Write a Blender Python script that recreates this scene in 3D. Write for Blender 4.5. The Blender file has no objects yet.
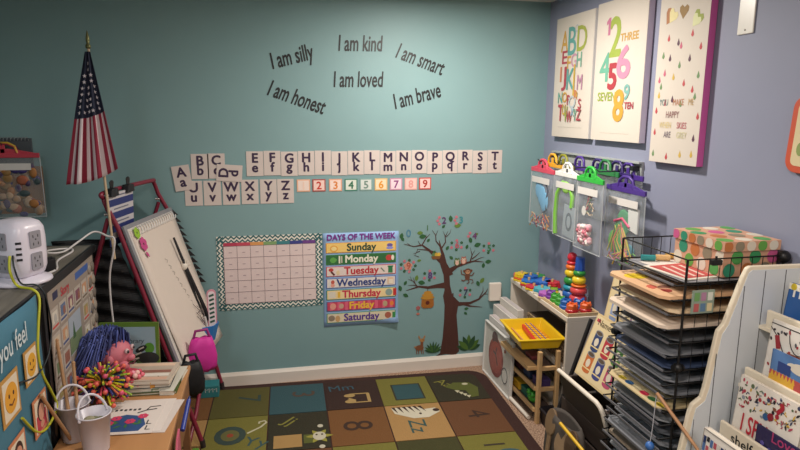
import bpy, bmesh, math, random
from mathutils import Matrix, Vector
random.seed(7)
PI = math.pi
scn = bpy.context.scene
COL = scn.collection

# ------------------------------------------------------------------ camera
HCAM = 1.75
F_PX = 618.17
PITCH, YAW, ROLL = 0.1801, 0.2238, 0.0084
YB, XR, ZC = 3.897, 1.883, 2.462          # back wall, right wall, ceiling
XL, YF = -1.75, -1.6                      # left wall, wall behind the camera
_F = Vector((math.sin(YAW)*math.cos(PITCH), math.cos(YAW)*math.cos(PITCH), -math.sin(PITCH)))
_R0 = Vector((math.cos(YAW), -math.sin(YAW), 0)); _U0 = _R0.cross(_F)
_R = _R0*math.cos(ROLL) + _U0*math.sin(ROLL); _U = _U0*math.cos(ROLL) - _R0*math.sin(ROLL)
cd = bpy.data.cameras.new('camera'); cam = bpy.data.objects.new('camera', cd); COL.objects.link(cam)
cd.sensor_width = 36; cd.lens = F_PX*36/800; cd.clip_start = 0.02
M4 = Matrix((( _R.x, _U.x, -_F.x, 0), (_R.y, _U.y, -_F.y, 0), (_R.z, _U.z, -_F.z, HCAM), (0, 0, 0, 1)))
cam.matrix_world = M4
scn.camera = cam

# ------------------------------------------------------------------ world, lights, exposure
w = bpy.data.worlds.new('world'); scn.world = w; w.use_nodes = True
w.node_tree.nodes['Background'].inputs[0].default_value = (0.9, 0.93, 1.0, 1)
w.node_tree.nodes['Background'].inputs[1].default_value = 0.2
def lamp(name, loc, power, size, col, spot=None, blend=.8, rot=(0, 0, 0)):
    d = bpy.data.lights.new(name, 'SPOT' if spot else 'AREA')
    d.energy = power; d.color = col
    if spot: d.spot_size = math.radians(spot); d.spot_blend = blend; d.shadow_soft_size = size
    else: d.shape = 'DISK'; d.size = size
    o = bpy.data.objects.new(name, d); COL.objects.link(o); o.location = loc; o.rotation_euler = rot
    return o
lamp('ceiling_downlight', (1.0, 3.0, 2.44), 36, .14, (1, .93, .84))
lamp('ceiling_downlight_behind', (0.45, 0.9, 2.44), 26, .4, (1, .88, .78))
lamp('fill_light_rear', (0.8, -0.6, 2.44), 22, .5, (1, .90, .80))  # added soft fill behind the camera, lifts the overall ambient level
lamp('fill_light_left', (-1.0, 0.4, 2.44), 22, .5, (.86, .94, 1))  # added cool fill to brighten the left side and shift it bluer
vs = scn.view_settings
vs.view_transform = 'Standard'; vs.look = 'None'; vs.exposure = 0.12; vs.gamma = 1; vs.use_curve_mapping = False

# ------------------------------------------------------------------ materials
def lin(h):
    h = h.lstrip('#'); c = [int(h[i:i+2], 16)/255 for i in (0, 2, 4)]
    return tuple(x/12.92 if x <= .04045 else ((x+.055)/1.055)**2.4 for x in c) + (1,)
MATS = {}
def mat(hexc, rough=.6, kind='plain', var=.06, scale=20, metal=0, alpha=1, bump=0, hex2=None):
    key = (hexc, rough, kind, var, scale, metal, alpha, bump, hex2)
    if key in MATS: return MATS[key]
    m = bpy.data.materials.new(kind+'_'+hexc.strip('#')); m.use_nodes = True
    nt = m.node_tree; b = nt.nodes['Principled BSDF']
    b.inputs['Roughness'].default_value = rough; b.inputs['Metallic'].default_value = metal
    c = lin(hexc)
    tc = nt.nodes.new('ShaderNodeTexCoord'); src = tc.outputs['Object']
    if kind == 'wood':
        mp = nt.nodes.new('ShaderNodeMapping'); mp.inputs['Scale'].default_value = (scale, scale*.12, scale)
        nt.links.new(src, mp.inputs[0]); src = mp.outputs[0]
    n = nt.nodes.new('ShaderNodeTexNoise'); n.inputs['Scale'].default_value = 1.5 if kind == 'wood' else scale
    n.inputs['Detail'].default_value = 4
    nt.links.new(src, n.inputs['Vector'])
    mix = nt.nodes.new('ShaderNodeMix'); mix.data_type = 'RGBA'
    a2 = lin(hex2) if hex2 else None
    mix.inputs[6].default_value = tuple(x*(1-var) for x in c[:3])+(1,)
    mix.inputs[7].default_value = a2 if a2 else tuple(min(1, x*(1+var)) for x in c[:3])+(1,)
    fac = n.outputs['Fac']
    if kind in ('speckle', 'marble'):
        r = nt.nodes.new('ShaderNodeValToRGB'); r.color_ramp.elements[0].position = .42; r.color_ramp.elements[1].position = .58
        nt.links.new(fac, r.inputs[0]); fac = r.outputs[0]
    nt.links.new(fac, mix.inputs[0]); nt.links.new(mix.outputs[2], b.inputs['Base Color'])
    if bump:
        bp = nt.nodes.new('ShaderNodeBump'); bp.inputs['Strength'].default_value = bump; bp.inputs['Distance'].default_value = .004
        nt.links.new(n.outputs['Fac'], bp.inputs['Height']); nt.links.new(bp.outputs[0], b.inputs['Normal'])
    if alpha < 1: b.inputs['Alpha'].default_value = alpha
    MATS[key] = m; return m
def pl(h): return mat(h, .5)                # printed / plastic colour
def pap(h): return mat(h, .75, var=.03)
WHITE, CREAM, BLACK, INK = '#e8e2da', '#e3d2b4', '#15151a', '#33203f'

# ------------------------------------------------------------------ mesh builder
_TXT = {}
def text_tris(s, bold, sx):
    k = (s, bold)
    if k not in _TXT:
        c = bpy.data.curves.new('t', 'FONT'); c.body = s; c.size = 1; c.resolution_u = 3; c.offset = bold
        c.align_x = 'CENTER'; c.fill_mode = 'FRONT'; c.extrude = 0
        o = bpy.data.objects.new('t', c); COL.objects.link(o)
        me = bpy.data.meshes.new_from_object(o.evaluated_get(bpy.context.evaluated_depsgraph_get()))
        _TXT[k] = ([v.co.copy() for v in me.vertices], [tuple(p.vertices) for p in me.polygons])
        bpy.data.objects.remove(o); bpy.data.curves.remove(c); bpy.data.meshes.remove(me)
    return _TXT[k]
class MB:
    def __init__(s): s.v = []; s.f = []; s.m = []; s.sm = []; s.T = Matrix(); s.ms = []
    def mi(s, m):
        if isinstance(m, str): m = pl(m)
        if m not in s.ms: s.ms.append(m)
        return s.ms.index(m)
    def add(s, vs, fs, m, smooth=False):
        o = len(s.v); i = s.mi(m); fl = s.T.determinant() < 0
        s.v += [s.T @ Vector(v) for v in vs]
        for f in fs:
            f = [a+o for a in f]
            s.f.append(f[::-1] if fl else f); s.m.append(i); s.sm.append(smooth)
        return s
    def box(s, x0, x1, y0, y1, z0, z1, m):
        v = [(x, y, z) for z in (z0, z1) for y in (y0, y1) for x in (x0, x1)]
        return s.add(v, [(0, 2, 3, 1), (4, 5, 7, 6), (0, 1, 5, 4), (2, 6, 7, 3), (0, 4, 6, 2), (1, 3, 7, 5)], m)
    jit = 0
    def prism(s, pts, z0, z1, m):
        if z1-z0 < .0009: MB.jit = (MB.jit+1) % 23; z1 += MB.jit*.000012
        a = sum(pts[i-1][0]*pts[i][1]-pts[i][0]*pts[i-1][1] for i in range(len(pts)))
        if a < 0: pts = pts[::-1]
        n = len(pts); v = [(x, y, z0) for x, y in pts]+[(x, y, z1) for x, y in pts]
        return s.add(v, [tuple(range(n))[::-1], tuple(range(n, 2*n))]+[(i, (i+1) % n, n+(i+1) % n, n+i) for i in range(n)], m)
    def rect(s, cx, cy, w, h, m, z=.001, t=.0006, rot=0):
        c, d = math.cos(rot), math.sin(rot)
        return s.prism([(cx+a*w/2*c-b*h/2*d, cy+a*w/2*d+b*h/2*c) for a, b in ((-1, -1), (1, -1), (1, 1), (-1, 1))], z-t, z, m)
    def ell(s, cx, cy, rx, ry, m, z=.001, n=14, rot=0, t=.0006):
        c, d = math.cos(rot), math.sin(rot)
        P = [(rx*math.cos(2*PI*i/n), ry*math.sin(2*PI*i/n)) for i in range(n)]
        return s.prism([(cx+a*c-b*d, cy+a*d+b*c) for a, b in P], z-t, z, m)
    def leaf(s, cx, cy, L, W, rot, m, z=.001):
        c, d = math.cos(rot), math.sin(rot)
        P = [(0, 0), (.25, .4), (.55, .5), (.8, .3), (1, 0), (.8, -.3), (.55, -.5), (.25, -.4)]
        return s.prism([(cx+a*L*c-b*W*d, cy+a*L*d+b*W*c) for a, b in P], z-.0006, z, m)
    def stroke(s, pts, ws, m, z=.001, t=.0006):
        if not hasattr(ws, '__len__'): ws = [ws]*len(pts)
        L = []; R = []
        for i, p in enumerate(pts):
            a = pts[max(i-1, 0)]; b = pts[min(i+1, len(pts)-1)]
            dx, dy = b[0]-a[0], b[1]-a[1]; n = math.hypot(dx, dy) or 1
            L.append((p[0]-dy/n*ws[i]/2, p[1]+dx/n*ws[i]/2)); R.append((p[0]+dy/n*ws[i]/2, p[1]-dx/n*ws[i]/2))
        for i in range(len(pts)-1):
            s.prism([L[i], L[i+1], R[i+1], R[i]], z-t, z, m)
        return s
    def text(s, st, x, y, size, m, z=.0012, sx=1, rot=0, shear=0, bold=0):
        v, f = text_tris(st, 0, sx); c, d = math.cos(rot), math.sin(rot)
        offs = [(0, 0)] if bold <= 0 else [(bold*math.cos(q*PI/3), bold*math.sin(q*PI/3)) for q in range(6)]
        for i, (ex, ey) in enumerate(offs):
            o = []
            for p in v:
                a = ((p.x+ex)*sx+p.y*shear)*size; b = (p.y+ey)*size
                o.append((x+a*c-b*d, y+a*d+b*c, z+i*.00003))
            s.add(o, f, m)
        return s
    def cyl(s, p0, p1, r0, r1, m, n=12, smooth=True):
        p0 = Vector(p0); p1 = Vector(p1); d = (p1-p0).normalized()
        a = d.orthogonal().normalized(); b = d.cross(a)
        v = [p+(a*math.cos(2*PI*i/n)+b*math.sin(2*PI*i/n))*r for p, r in ((p0, r0), (p1, r1)) for i in range(n)]
        s.add(v, [(i, (i+1) % n, n+(i+1) % n, n+i) for i in range(n)], m, smooth)
        return s.add(v, [tuple(range(n))[::-1], tuple(range(n, 2*n))], m)
    def tube(s, pts, r, m, n=8, closed=False):
        pts = [Vector(p) for p in pts]; N = len(pts); v = []; a = None
        rs = r if hasattr(r, '__len__') else [r]*N
        for i, p in enumerate(pts):
            d = ((pts[(i+1) % N]-pts[i-1]) if closed else (pts[min(i+1, N-1)]-pts[max(i-1, 0)])).normalized()
            a = d.orthogonal().normalized() if a is None else (a-d*a.dot(d)).normalized()
            b = d.cross(a)
            v += [p+(a*math.cos(2*PI*k/n)+b*math.sin(2*PI*k/n))*rs[i] for k in range(n)]
        fs = [(i*n+k, i*n+(k+1) % n, ((i+1) % N)*n+(k+1) % n, ((i+1) % N)*n+k) for i in range(N if closed else N-1) for k in range(n)]
        s.add(v, fs, m, True)
        if not closed: s.add(v, [tuple(range(n))[::-1], tuple(range((N-1)*n, N*n))], m)
        return s
    def lathe(s, prof, m, n=24, c=(0, 0, 0), smooth=True, phase=0):
        v = [(c[0]+r*math.cos(2*PI*k/n+phase), c[1]+r*math.sin(2*PI*k/n+phase), c[2]+z) for r, z in prof for k in range(n)]
        fs = [(i*n+k, i*n+(k+1) % n, (i+1)*n+(k+1) % n, (i+1)*n+k) for i in range(len(prof)-1) for k in range(n)]
        return s.add(v, fs, m, smooth)
    def ball(s, c, r, m, n=12):
        if not hasattr(r, '__len__'): r = (r, r, r)
        v = []; k2 = n//2
        for i in range(k2+1):
            t = PI*i/k2
            for k in range(n):
                q = 2*PI*k/n; v.append((c[0]+r[0]*math.sin(t)*math.cos(q), c[1]+r[1]*math.sin(t)*math.sin(q), c[2]-r[2]*math.cos(t)))
        return s.add(v, [(i*n+k, i*n+(k+1) % n, (i+1)*n+(k+1) % n, (i+1)*n+k) for i in range(k2) for k in range(n)], m, True)
    def grid(s, fn, nu, nv, m, smooth=True):
        v = [fn(i/nu, j/nv) for j in range(nv+1) for i in range(nu+1)]
        for j in range(nv):
            for i in range(nu):
                a = j*(nu+1)+i
                mm = m(i, j) if callable(m) else m
                k = s.mi(mm)
                s.f.append([len(s.v)+q for q in (a, a+1, a+nu+2, a+nu+1)]); s.m.append(k); s.sm.append(smooth)
        s.v += [s.T @ Vector(p) for p in v]
        return s
    def build(s, name, parent=None, bevel=0, solid=0, M=None):
        me = bpy.data.meshes.new(name); me.from_pydata([tuple(v) for v in s.v], [], s.f)
        for m in s.ms: me.materials.append(m)
        me.polygons.foreach_set('material_index', s.m); me.polygons.foreach_set('use_smooth', s.sm); me.update()
        o = bpy.data.objects.new(name, me); COL.objects.link(o)
        if parent: o.parent = parent
        elif M is not None: o.matrix_world = M
        if bevel:
            b = o.modifiers.new('bevel', 'BEVEL'); b.width = bevel; b.segments = 2; b.limit_method = 'ANGLE'; b.angle_limit = .7
        if solid:
            b = o.modifiers.new('solid', 'SOLIDIFY'); b.thickness = solid
        return o
def tag(o, label, cat, group=None):
    o['label'] = label; o['category'] = cat
    if group: o['group'] = group
    return o
def thing(name, label, cat, M=None, group=None, loc=None, rz=0):
    o = bpy.data.objects.new(name, None); COL.objects.link(o); o.empty_display_size = .05
    o.matrix_world = M if M is not None else Matrix.Translation(loc or (0, 0, 0)) @ Matrix.Rotation(rz, 4, 'Z')
    return tag(o, label, cat, group)
def struct(mb, name, parent=None, **k):
    o = mb.build(name, parent, **k)
    if not parent: o['kind'] = 'structure'
    return o
def dup(root, M, label=None, group=None):
    r = root.copy(); COL.objects.link(r); r.matrix_world = M
    if label: r['label'] = label
    if group: r['group'] = group
    for ch in list(root.children):
        c = ch.copy(); COL.objects.link(c); c.parent = r
        for g in ch.children:
            e = g.copy(); COL.objects.link(e); e.parent = c
    return r
def frame(o, x, y):
    x = Vector(x).normalized(); y = Vector(y); z = x.cross(y).normalized(); y = z.cross(x)
    return Matrix(((x.x, y.x, z.x, o[0]), (x.y, y.y, z.y, o[1]), (x.z, y.z, z.z, o[2]), (0, 0, 0, 1)))
def BW(x, z, off=.001): return frame((x, YB-off, z), (1, 0, 0), (0, 0, 1))       # on the back wall
def RW(y, z, off=.001): return frame((XR-off, y, z), (0, -1, 0), (0, 0, 1))      # on the right wall
def T(x, y, z, rz=0): return Matrix.Translation((x, y, z)) @ Matrix.Rotation(rz, 4, 'Z')
def onwall(px, py):                                                              # where a sight line meets the back wall
    d = _F + _R*((px-400)/F_PX) - _U*((py-225)/F_PX); k = YB/d.y
    return d.x*k, HCAM+d.z*k

# ================================================================== room
teal = mat('#7c9c9f', .55, var=.03, scale=6, bump=.05)
blue = mat('#8c90a6', .6, var=.03, scale=6, bump=.05)
trimw = mat('#ddd3c9', .4, var=.02)
carpet = mat('#8a6a54', .95, 'speckle', .3, 130, bump=1, hex2='#b5967f')
struct(MB().box(XL, XR+.1, YF, YB+.1, -.1, 0, carpet), 'floor')
struct(MB().box(XL, XR+.1, YF, YB+.1, ZC, ZC+.1, mat('#d8d4cc', .8, var=.02)), 'ceiling')
struct(MB().box(XL, XR+.1, YB, YB+.1, 0, ZC, teal), 'wall_back')
struct(MB().box(XR, XR+.1, YF, YB, 0, ZC, blue), 'wall_right')
struct(MB().box(XL-.1, XL, YF, YB+.1, 0, ZC, teal), 'wall_left')
struct(MB().box(XL, XR, YF-.1, YF, 0, ZC, mat('#b9b2a6', .7)), 'wall_front')
def baseboard(L):
    b = MB(); b.prism([(0, 0), (.016, 0), (.016, .07), (.010, .082), (.006, .091), (0, .091)], 0, L, trimw); return b
# profile x = out of the wall, y = up, z = along
o = struct(baseboard(XR-XL), 'baseboard_back'); o.matrix_world = frame((XL, YB, 0), (0, -1, 0), (0, 0, 1)) @ Matrix.Scale(-1, 4, (0, 0, 1))
o = struct(baseboard(YB-YF), 'baseboard_right'); o.matrix_world = frame((XR, YB, 0), (-1, 0, 0), (0, 0, 1)) @ Matrix.Scale(1, 4)
# flip along axes so that both run inside the room
bpy.data.objects['baseboard_back'].matrix_world = Matrix(((0, 0, 1, XL), (-1, 0, 0, YB), (0, 1, 0, 0), (0, 0, 0, 1)))
bpy.data.objects['baseboard_right'].matrix_world = Matrix(((-1, 0, 0, XR), (0, 0, -1, YB-.02), (0, 1, 0, 0), (0, 0, 0, 1)))

# ================================================================== rug
RUG = frame((-.654, 3.861, 0), (math.cos(-.0439), math.sin(-.0439), 0), (-math.sin(-.0439), math.cos(-.0439), 0))
SX, SY = .3386, .4102
def rug():
    t = thing('alphabet_rug', 'patchwork rug of green, brown and tan squares with letters and numbers, on the carpet', 'rug', RUG)
    bd = mat('#341a14', .95, var=.15, scale=150, bump=.6)
    b = MB(); x0, x1, y0, y1 = -.36, 6*SX+.075, -6*SY-.05, .03
    r = .13; pts = [(x0, y0), (x1, y0)]
    for k in range(7):
        a = PI/2*k/6; pts.append((x1-r+r*math.cos(a), y1-r+r*math.sin(a)))
    pts.append((x0, y1)); b.prism(pts, .0005, .009, bd); b.build('border', t, bevel=.003)
    C = dict(o='#4f4a1c', t='#2c4a50', b='#2f1a13', g='#6c6628', d='#2a2615', c='#6b4520', n='#9c7848', k='#3a3816', r='#5e3a1f')
    rows = ['coTbGd', 'ngdcnr', 'tkrgkg', 'odcnbg', 'gcndtb', 'btgokc']
    rows = [s.replace('T', 't').replace('G', 'g') for s in rows]
    for j, row in enumerate(rows):
        for i, ch in enumerate(row):
            c = MB(); q = .0035
            xa = i*SX+q; xb = (i+1)*SX-q; ya = -(j+1)*SY+q; yb = -j*SY-q-(.025 if j == 0 else 0)
            if i == 5 and j == 0:
                rr = .07; P = [(xa, ya), (xb, ya)]+[(xb-rr+rr*math.cos(PI/2*k/5), yb-rr+rr*math.sin(PI/2*k/5)) for k in range(6)]+[(xa, yb)]
                c.prism(P, .008, .0125, mat(C[ch], .95, var=.12, scale=140, bump=.6))
            else: c.box(xa, xb, ya, yb, .008, .0125, mat(C[ch], .95, var=.12, scale=140, bump=.6))
            # pictures woven in
            cx, cy = (xa+xb)/2, (ya+yb)/2; z = .0135
            def tx(s, dx, dy, h, col, rot=0, b_=.0): c.text(s, cx+dx, cy+dy, h, mat(col, .9), z, rot=rot, bold=b_)
            if (j, i) == (0, 1): tx('7', -.02, .04, .2, '#2a3c38', -PI/2)
            if (j, i) == (0, 2): tx('3', -.03, .05, .2, '#4a3a30', -PI/2)
            if (j, i) == (0, 3):
                tx('Mm', -.06, .06, .11, '#2c4c5a', .1)
                n_ = mat('#a08452', .9)
                c.stroke([(cx-.03, cy-.06), (cx+.01, cy-.09)], .02, n_, z)
                c.ell(cx-.02, cy-.02, .035, .022, n_, z); c.ell(cx-.02, cy-.1, .035, .022, n_, z)
                c.stroke([(cx-.02, cy-.0), (cx+.1, cy-.0)], .012, n_, z); c.stroke([(cx-.02, cy-.115), (cx+.1, cy-.115)], .012, n_, z); c.stroke([(cx+.095, cy+.0), (cx+.095, cy-.12)], .02, n_, z)
            if (j, i) == (0, 4):
                c.rect(cx+.01, cy-.02, .19, .22, mat('#2f2c1c', .9), z-.0004); c.rect(cx+.01, cy-.02, .17, .2, mat('#27474c', .9), z)
            if (j, i) == (0, 5):
                tx('Aa', -.1, .04, .11, '#77722f', -.9)
                g_ = mat('#4f541f', .9)
                c.prism([(cx-.08, cy+.0), (cx-.01, cy+.06), (cx+.09, cy+.05), (cx+.13, cy-.03), (cx+.1, cy-.15), (cx+.05, cy-.16), (cx+.04, cy-.06), (cx-.02, cy-.05)], z-.0006, z, g_)
                for k in range(4): c.prism([(cx-.03+.018*k, cy-.05-.025*k), (cx-.0+.018*k, cy-.06-.025*k), (cx-.02+.018*k, cy-.09-.025*k)], z-.0006, z+.0003, mat('#b5ae92', .9))
                c.ell(cx+.06, cy+.03, .02, .015, mat('#b5ae92', .9), z+.0003)
            if (j, i) == (1, 1):
                c.ell(cx-.03, cy+.0, .085, .1, mat('#2f3e38', .9), z); c.ell(cx-.03, cy+.0, .05, .06, mat('#5d5a30', .9), z+.0003); c.ell(cx-.03, cy, .018, .02, mat('#8a3a22', .9), z+.0006)
                c.stroke([(cx+.06, cy+.01), (cx+.13, cy+.07), (cx+.16, cy+.12), (cx+.15, cy+.14), (cx+.12, cy+.13), (cx+.12, cy+.11)], .012, mat('#b5ae92', .9), z)
                tx('Yy', .1, -.13, .13, '#2d4a4c', -.3)
            if (j, i) == (1, 2):
                tx('Jj', -.07, .08, .13, '#77722f', -.7)
                c.rect(cx-.06, cy-.11, .15, .13, mat('#9c7a48', .9), z); c.rect(cx+.05, cy-.1, .05, .09, mat('#4f541f', .9), z)
                for a in range(6): c.leaf(cx+.11, cy-.08, .075, .03, a*PI/3, mat('#8a8434', .9), z)
                c.ell(cx+.11, cy-.08, .036, .045, mat('#b5ae9a', .9), z+.0005); c.ell(cx+.095, cy-.065, .006, .008, mat('#3a2a1a', .9), z+.0008); c.ell(cx+.125, cy-.065, .006, .008, mat('#3a2a1a', .9), z+.0008)
                c.ell(cx+.12, cy+.03, .016, .018, mat('#b5ae9a', .9), z); c.ell(cx+.12, cy-.19, .016, .018, mat('#b5ae9a', .9), z)
            if (j, i) == (1, 3): tx('8', -.09, .0, .24, '#352013', -PI/2)
            if (j, i) == (1, 4):
                zz = mat('#c0b8a4', .9); dk = mat('#33201a', .9)
                c.prism([(cx-.13, cy+.17), (cx-.12, cy+.1), (cx-.02, cy+.03), (cx+.07, cy+.03), (cx+.15, cy+.09), (cx+.13, cy+.14), (cx+.06, cy+.13), (cx+.02, cy+.17)], z-.0006, z, zz)
                for k in range(6): c.prism([(cx-.13+.032*k, cy+.175), (cx-.11+.032*k, cy+.175), (cx-.1+.034*k, cy+.1)], z, z+.0006, dk)
                c.ell(cx+.13, cy+.11, .02, .018, dk, z+.001); c.ell(cx+.03, cy+.08, .008, .01, dk, z+.001)
                tx('Zz', -.06, -.06, .14, '#2b4a48', -PI/2)
            if (j, i) == (1, 5): tx('4', -.04, .02, .19, '#352013', -PI/2+.1)
            if (j, i) == (2, 5): tx('1', -.05, .09, .17, '#33281a', -PI/2); c.ell(cx+.06, cy-.02, .08, .06, mat('#2c4c5a', .9), z)
            if (j, i) == (0, 0): tx('6', .0, -.05, .15, '#3a3420', -PI/2)
            c.build('square', t)
    return t
rug()

# ================================================================== back wall: phrases
def phrase(s, px, py, rot, size=.134):
    x, z = onwall(px, py); b = MB(); k = mat('#121416', .5)
    b.text(s, 0, -size*.35, size, k, .0012, sx=.56, rot=0, shear=.08, bold=.018)
    tag(b.build('wall_lettering', M=BW(x, z) @ Matrix.Rotation(rot, 4, 'Z')), 'black vinyl words "%s" stuck on the teal wall' % s, 'wall decal', 'affirmation words on the teal wall')
D = math.radians
phrase('I am silly', 291, 56, D(15)); phrase('I am kind', 360, 43, D(1)); phrase('I am smart', 420.5, 59, D(-19))
phrase('I am honest', 297, 97, D(-19)); phrase('I am loved', 358, 79, D(1)); phrase('I am brave', 416.5, 95.5, D(15))

# alphabet cards
cardw = mat('#cdc0ba', .35, var=.02)
def card(U, L, x, z, rot=0, off=.001, where=''):
    b = MB(); b.box(-.0505, .0505, -.0755, .0755, 0, .002, cardw)
    ink = mat(INK, .5)
    b.text(U, 0, .008, .080, ink, .0026, bold=.036); b.text(L, 0, -.050+(0.008 if L in 'gjpqy' else 0), .080, ink, .0026, bold=.036)
    tag(b.build('letter_card', M=BW(x, z, off) @ Matrix.Rotation(rot, 4, 'Z')), where or 'white alphabet card showing %s and %s taped to the teal wall' % (U, L), 'alphabet card', 'alphabet cards on the teal wall')
for i, ch in enumerate('EFGHIJKLMNOPQRST'):
    card(ch, ch.lower(), -.0804+.104*(i+.5), 1.4336+.003*math.sin(i*2.1))
for ch, px, py in (('B', 200, 166.5), ('C', 216.3, 166)):
    x, z = onwall(px, py); card(ch, ch.lower(), x, z)
x, z = onwall(229.5, 173); card('D', 'd', x, z, D(86), .0045, 'alphabet card showing D and d, turned on its side over the C card')
x, z = onwall(182.3, 178); card('A', 'a', x, z, D(8), .0045, 'tilted alphabet card showing A and a, leftmost of the cards')
for ch, px, py in (('U', 193.8, 193.3), ('V', 212.5, 193), ('W', 231.3, 192.5), ('X', 250, 191.8), ('Y', 268.5, 191.4), ('Z', 285.6, 191)):
    x, z = onwall(px, py); card(ch, ch.lower(), x, z)
NC = [('1', '#e8c9b9', '#e0a98a', '#e6d2c8'), ('2', '#c0392b', '#a8453c', '#ecc9c0'), ('3', '#d9803a', '#e0a184', '#efd6cc'), ('4', '#2d6b4f', '#3f7d6b', '#d8ddd2'), ('5', '#6f8a80', '#86a59e', '#d3d8d4'),
      ('6', '#e0952a', '#e2b878', '#f0d9b8'), ('7', '#8a3f7d', '#c890a8', '#ecd2dc'), ('8', '#dd9a94', '#e3a8a0', '#eec6c0'), ('9', '#a83a30', '#c2453c', '#ecc4c0')]
for i, (s, ink, edge, bg) in enumerate(NC):
    px = (303.5, 319, 335.5, 351, 366, 381, 396, 410.8, 425)[i]; py = (185.5, 185.3, 185, 184.8, 184.5, 184.3, 184, 183.8, 183.4)[i]
    x, z = onwall(px, py); b = MB()
    b.box(-.041, .041, -.0385, .0385, 0, .0018, pap(edge)); b.rect(0, 0, .068, .063, pap(bg), .0022)
    b.text(s, 0, -.024, .068, mat(ink, .6), .0027, bold=.025)
    tag(b.build('number_card', M=BW(x, z)), 'small square card with the number %s on the teal wall' % s, 'number card', 'number cards on the teal wall')

# calendar
def calendar():
    W, H = .648, .474
    t = thing('calendar', 'large blank monthly wall calendar with green and white zigzag border', 'calendar', BW(.048, .748))
    b = MB(); b.box(-W/2, W/2, -H/2, H/2, 0, .0015, pap('#e2ddd2'))
    g = mat('#2c5f62', .7); s = .0235
    def zig(x0, y0, x1, y1, n):
        dx, dy = (x1-x0)/n, (y1-y0)/n; L = math.hypot(dx, dy); nx, ny = -dy/L, dx/L
        for off in (-.0125, .0115):
            P = [(x0+dx*k+nx*(off+(.008 if k % 2 else -.008)), y0+dy*k+ny*(off+(.008 if k % 2 else -.008))) for k in range(n+1)]
            b.stroke(P, .0115, g, .0021)
    zig(-W/2+.004, H/2-.0205, W/2-.004, H/2-.0205, 38); zig(-W/2+.004, -H/2+.0205, W/2-.004, -H/2+.0205, 38)
    zig(-W/2+.0205, -H/2+.004, -W/2+.0205, H/2-.004, 28); zig(W/2-.0205, -H/2+.004, W/2-.0205, H/2-.004, 28)
    b.build('zigzag_border', t)
    b = MB(); w, h = W-.08, H-.08; b.box(-w/2, w/2, -h/2, h/2, .0022, .003, pap('#dcc9c7'))
    ln = mat('#6a5560', .7); top = h/2-.022
    for k, c in enumerate(('#b23a54', '#c2485c', '#d8975a', '#7fa06a', '#3c7f86', '#3b3f86', '#6b3f86')):
        b.rect(-w/2+w*(k+.5)/7, h/2-.011, w/7, .022, mat(c, .6), .0034)
        b.text('Day', -w/2+w*(k+.5)/7, h/2-.017, .014, pap('#ead8d8'), .0038) if False else None
    for k in range(8): b.rect(-w/2+w*k/7, -.011, .0022, h-.022, ln, .0036)
    for k in range(6): b.rect(0, top-(h-.022)*k/5, w, .0022, ln, .0037)
    for r in range(5):
        for k in range(7): b.rect(-w/2+w*(k+.5)/7, top-(h-.022)*(r+.55)/5, .018, .004, mat('#a48f96', .7), .0036)
    b.build('grid_sheet', t)
calendar()

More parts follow.
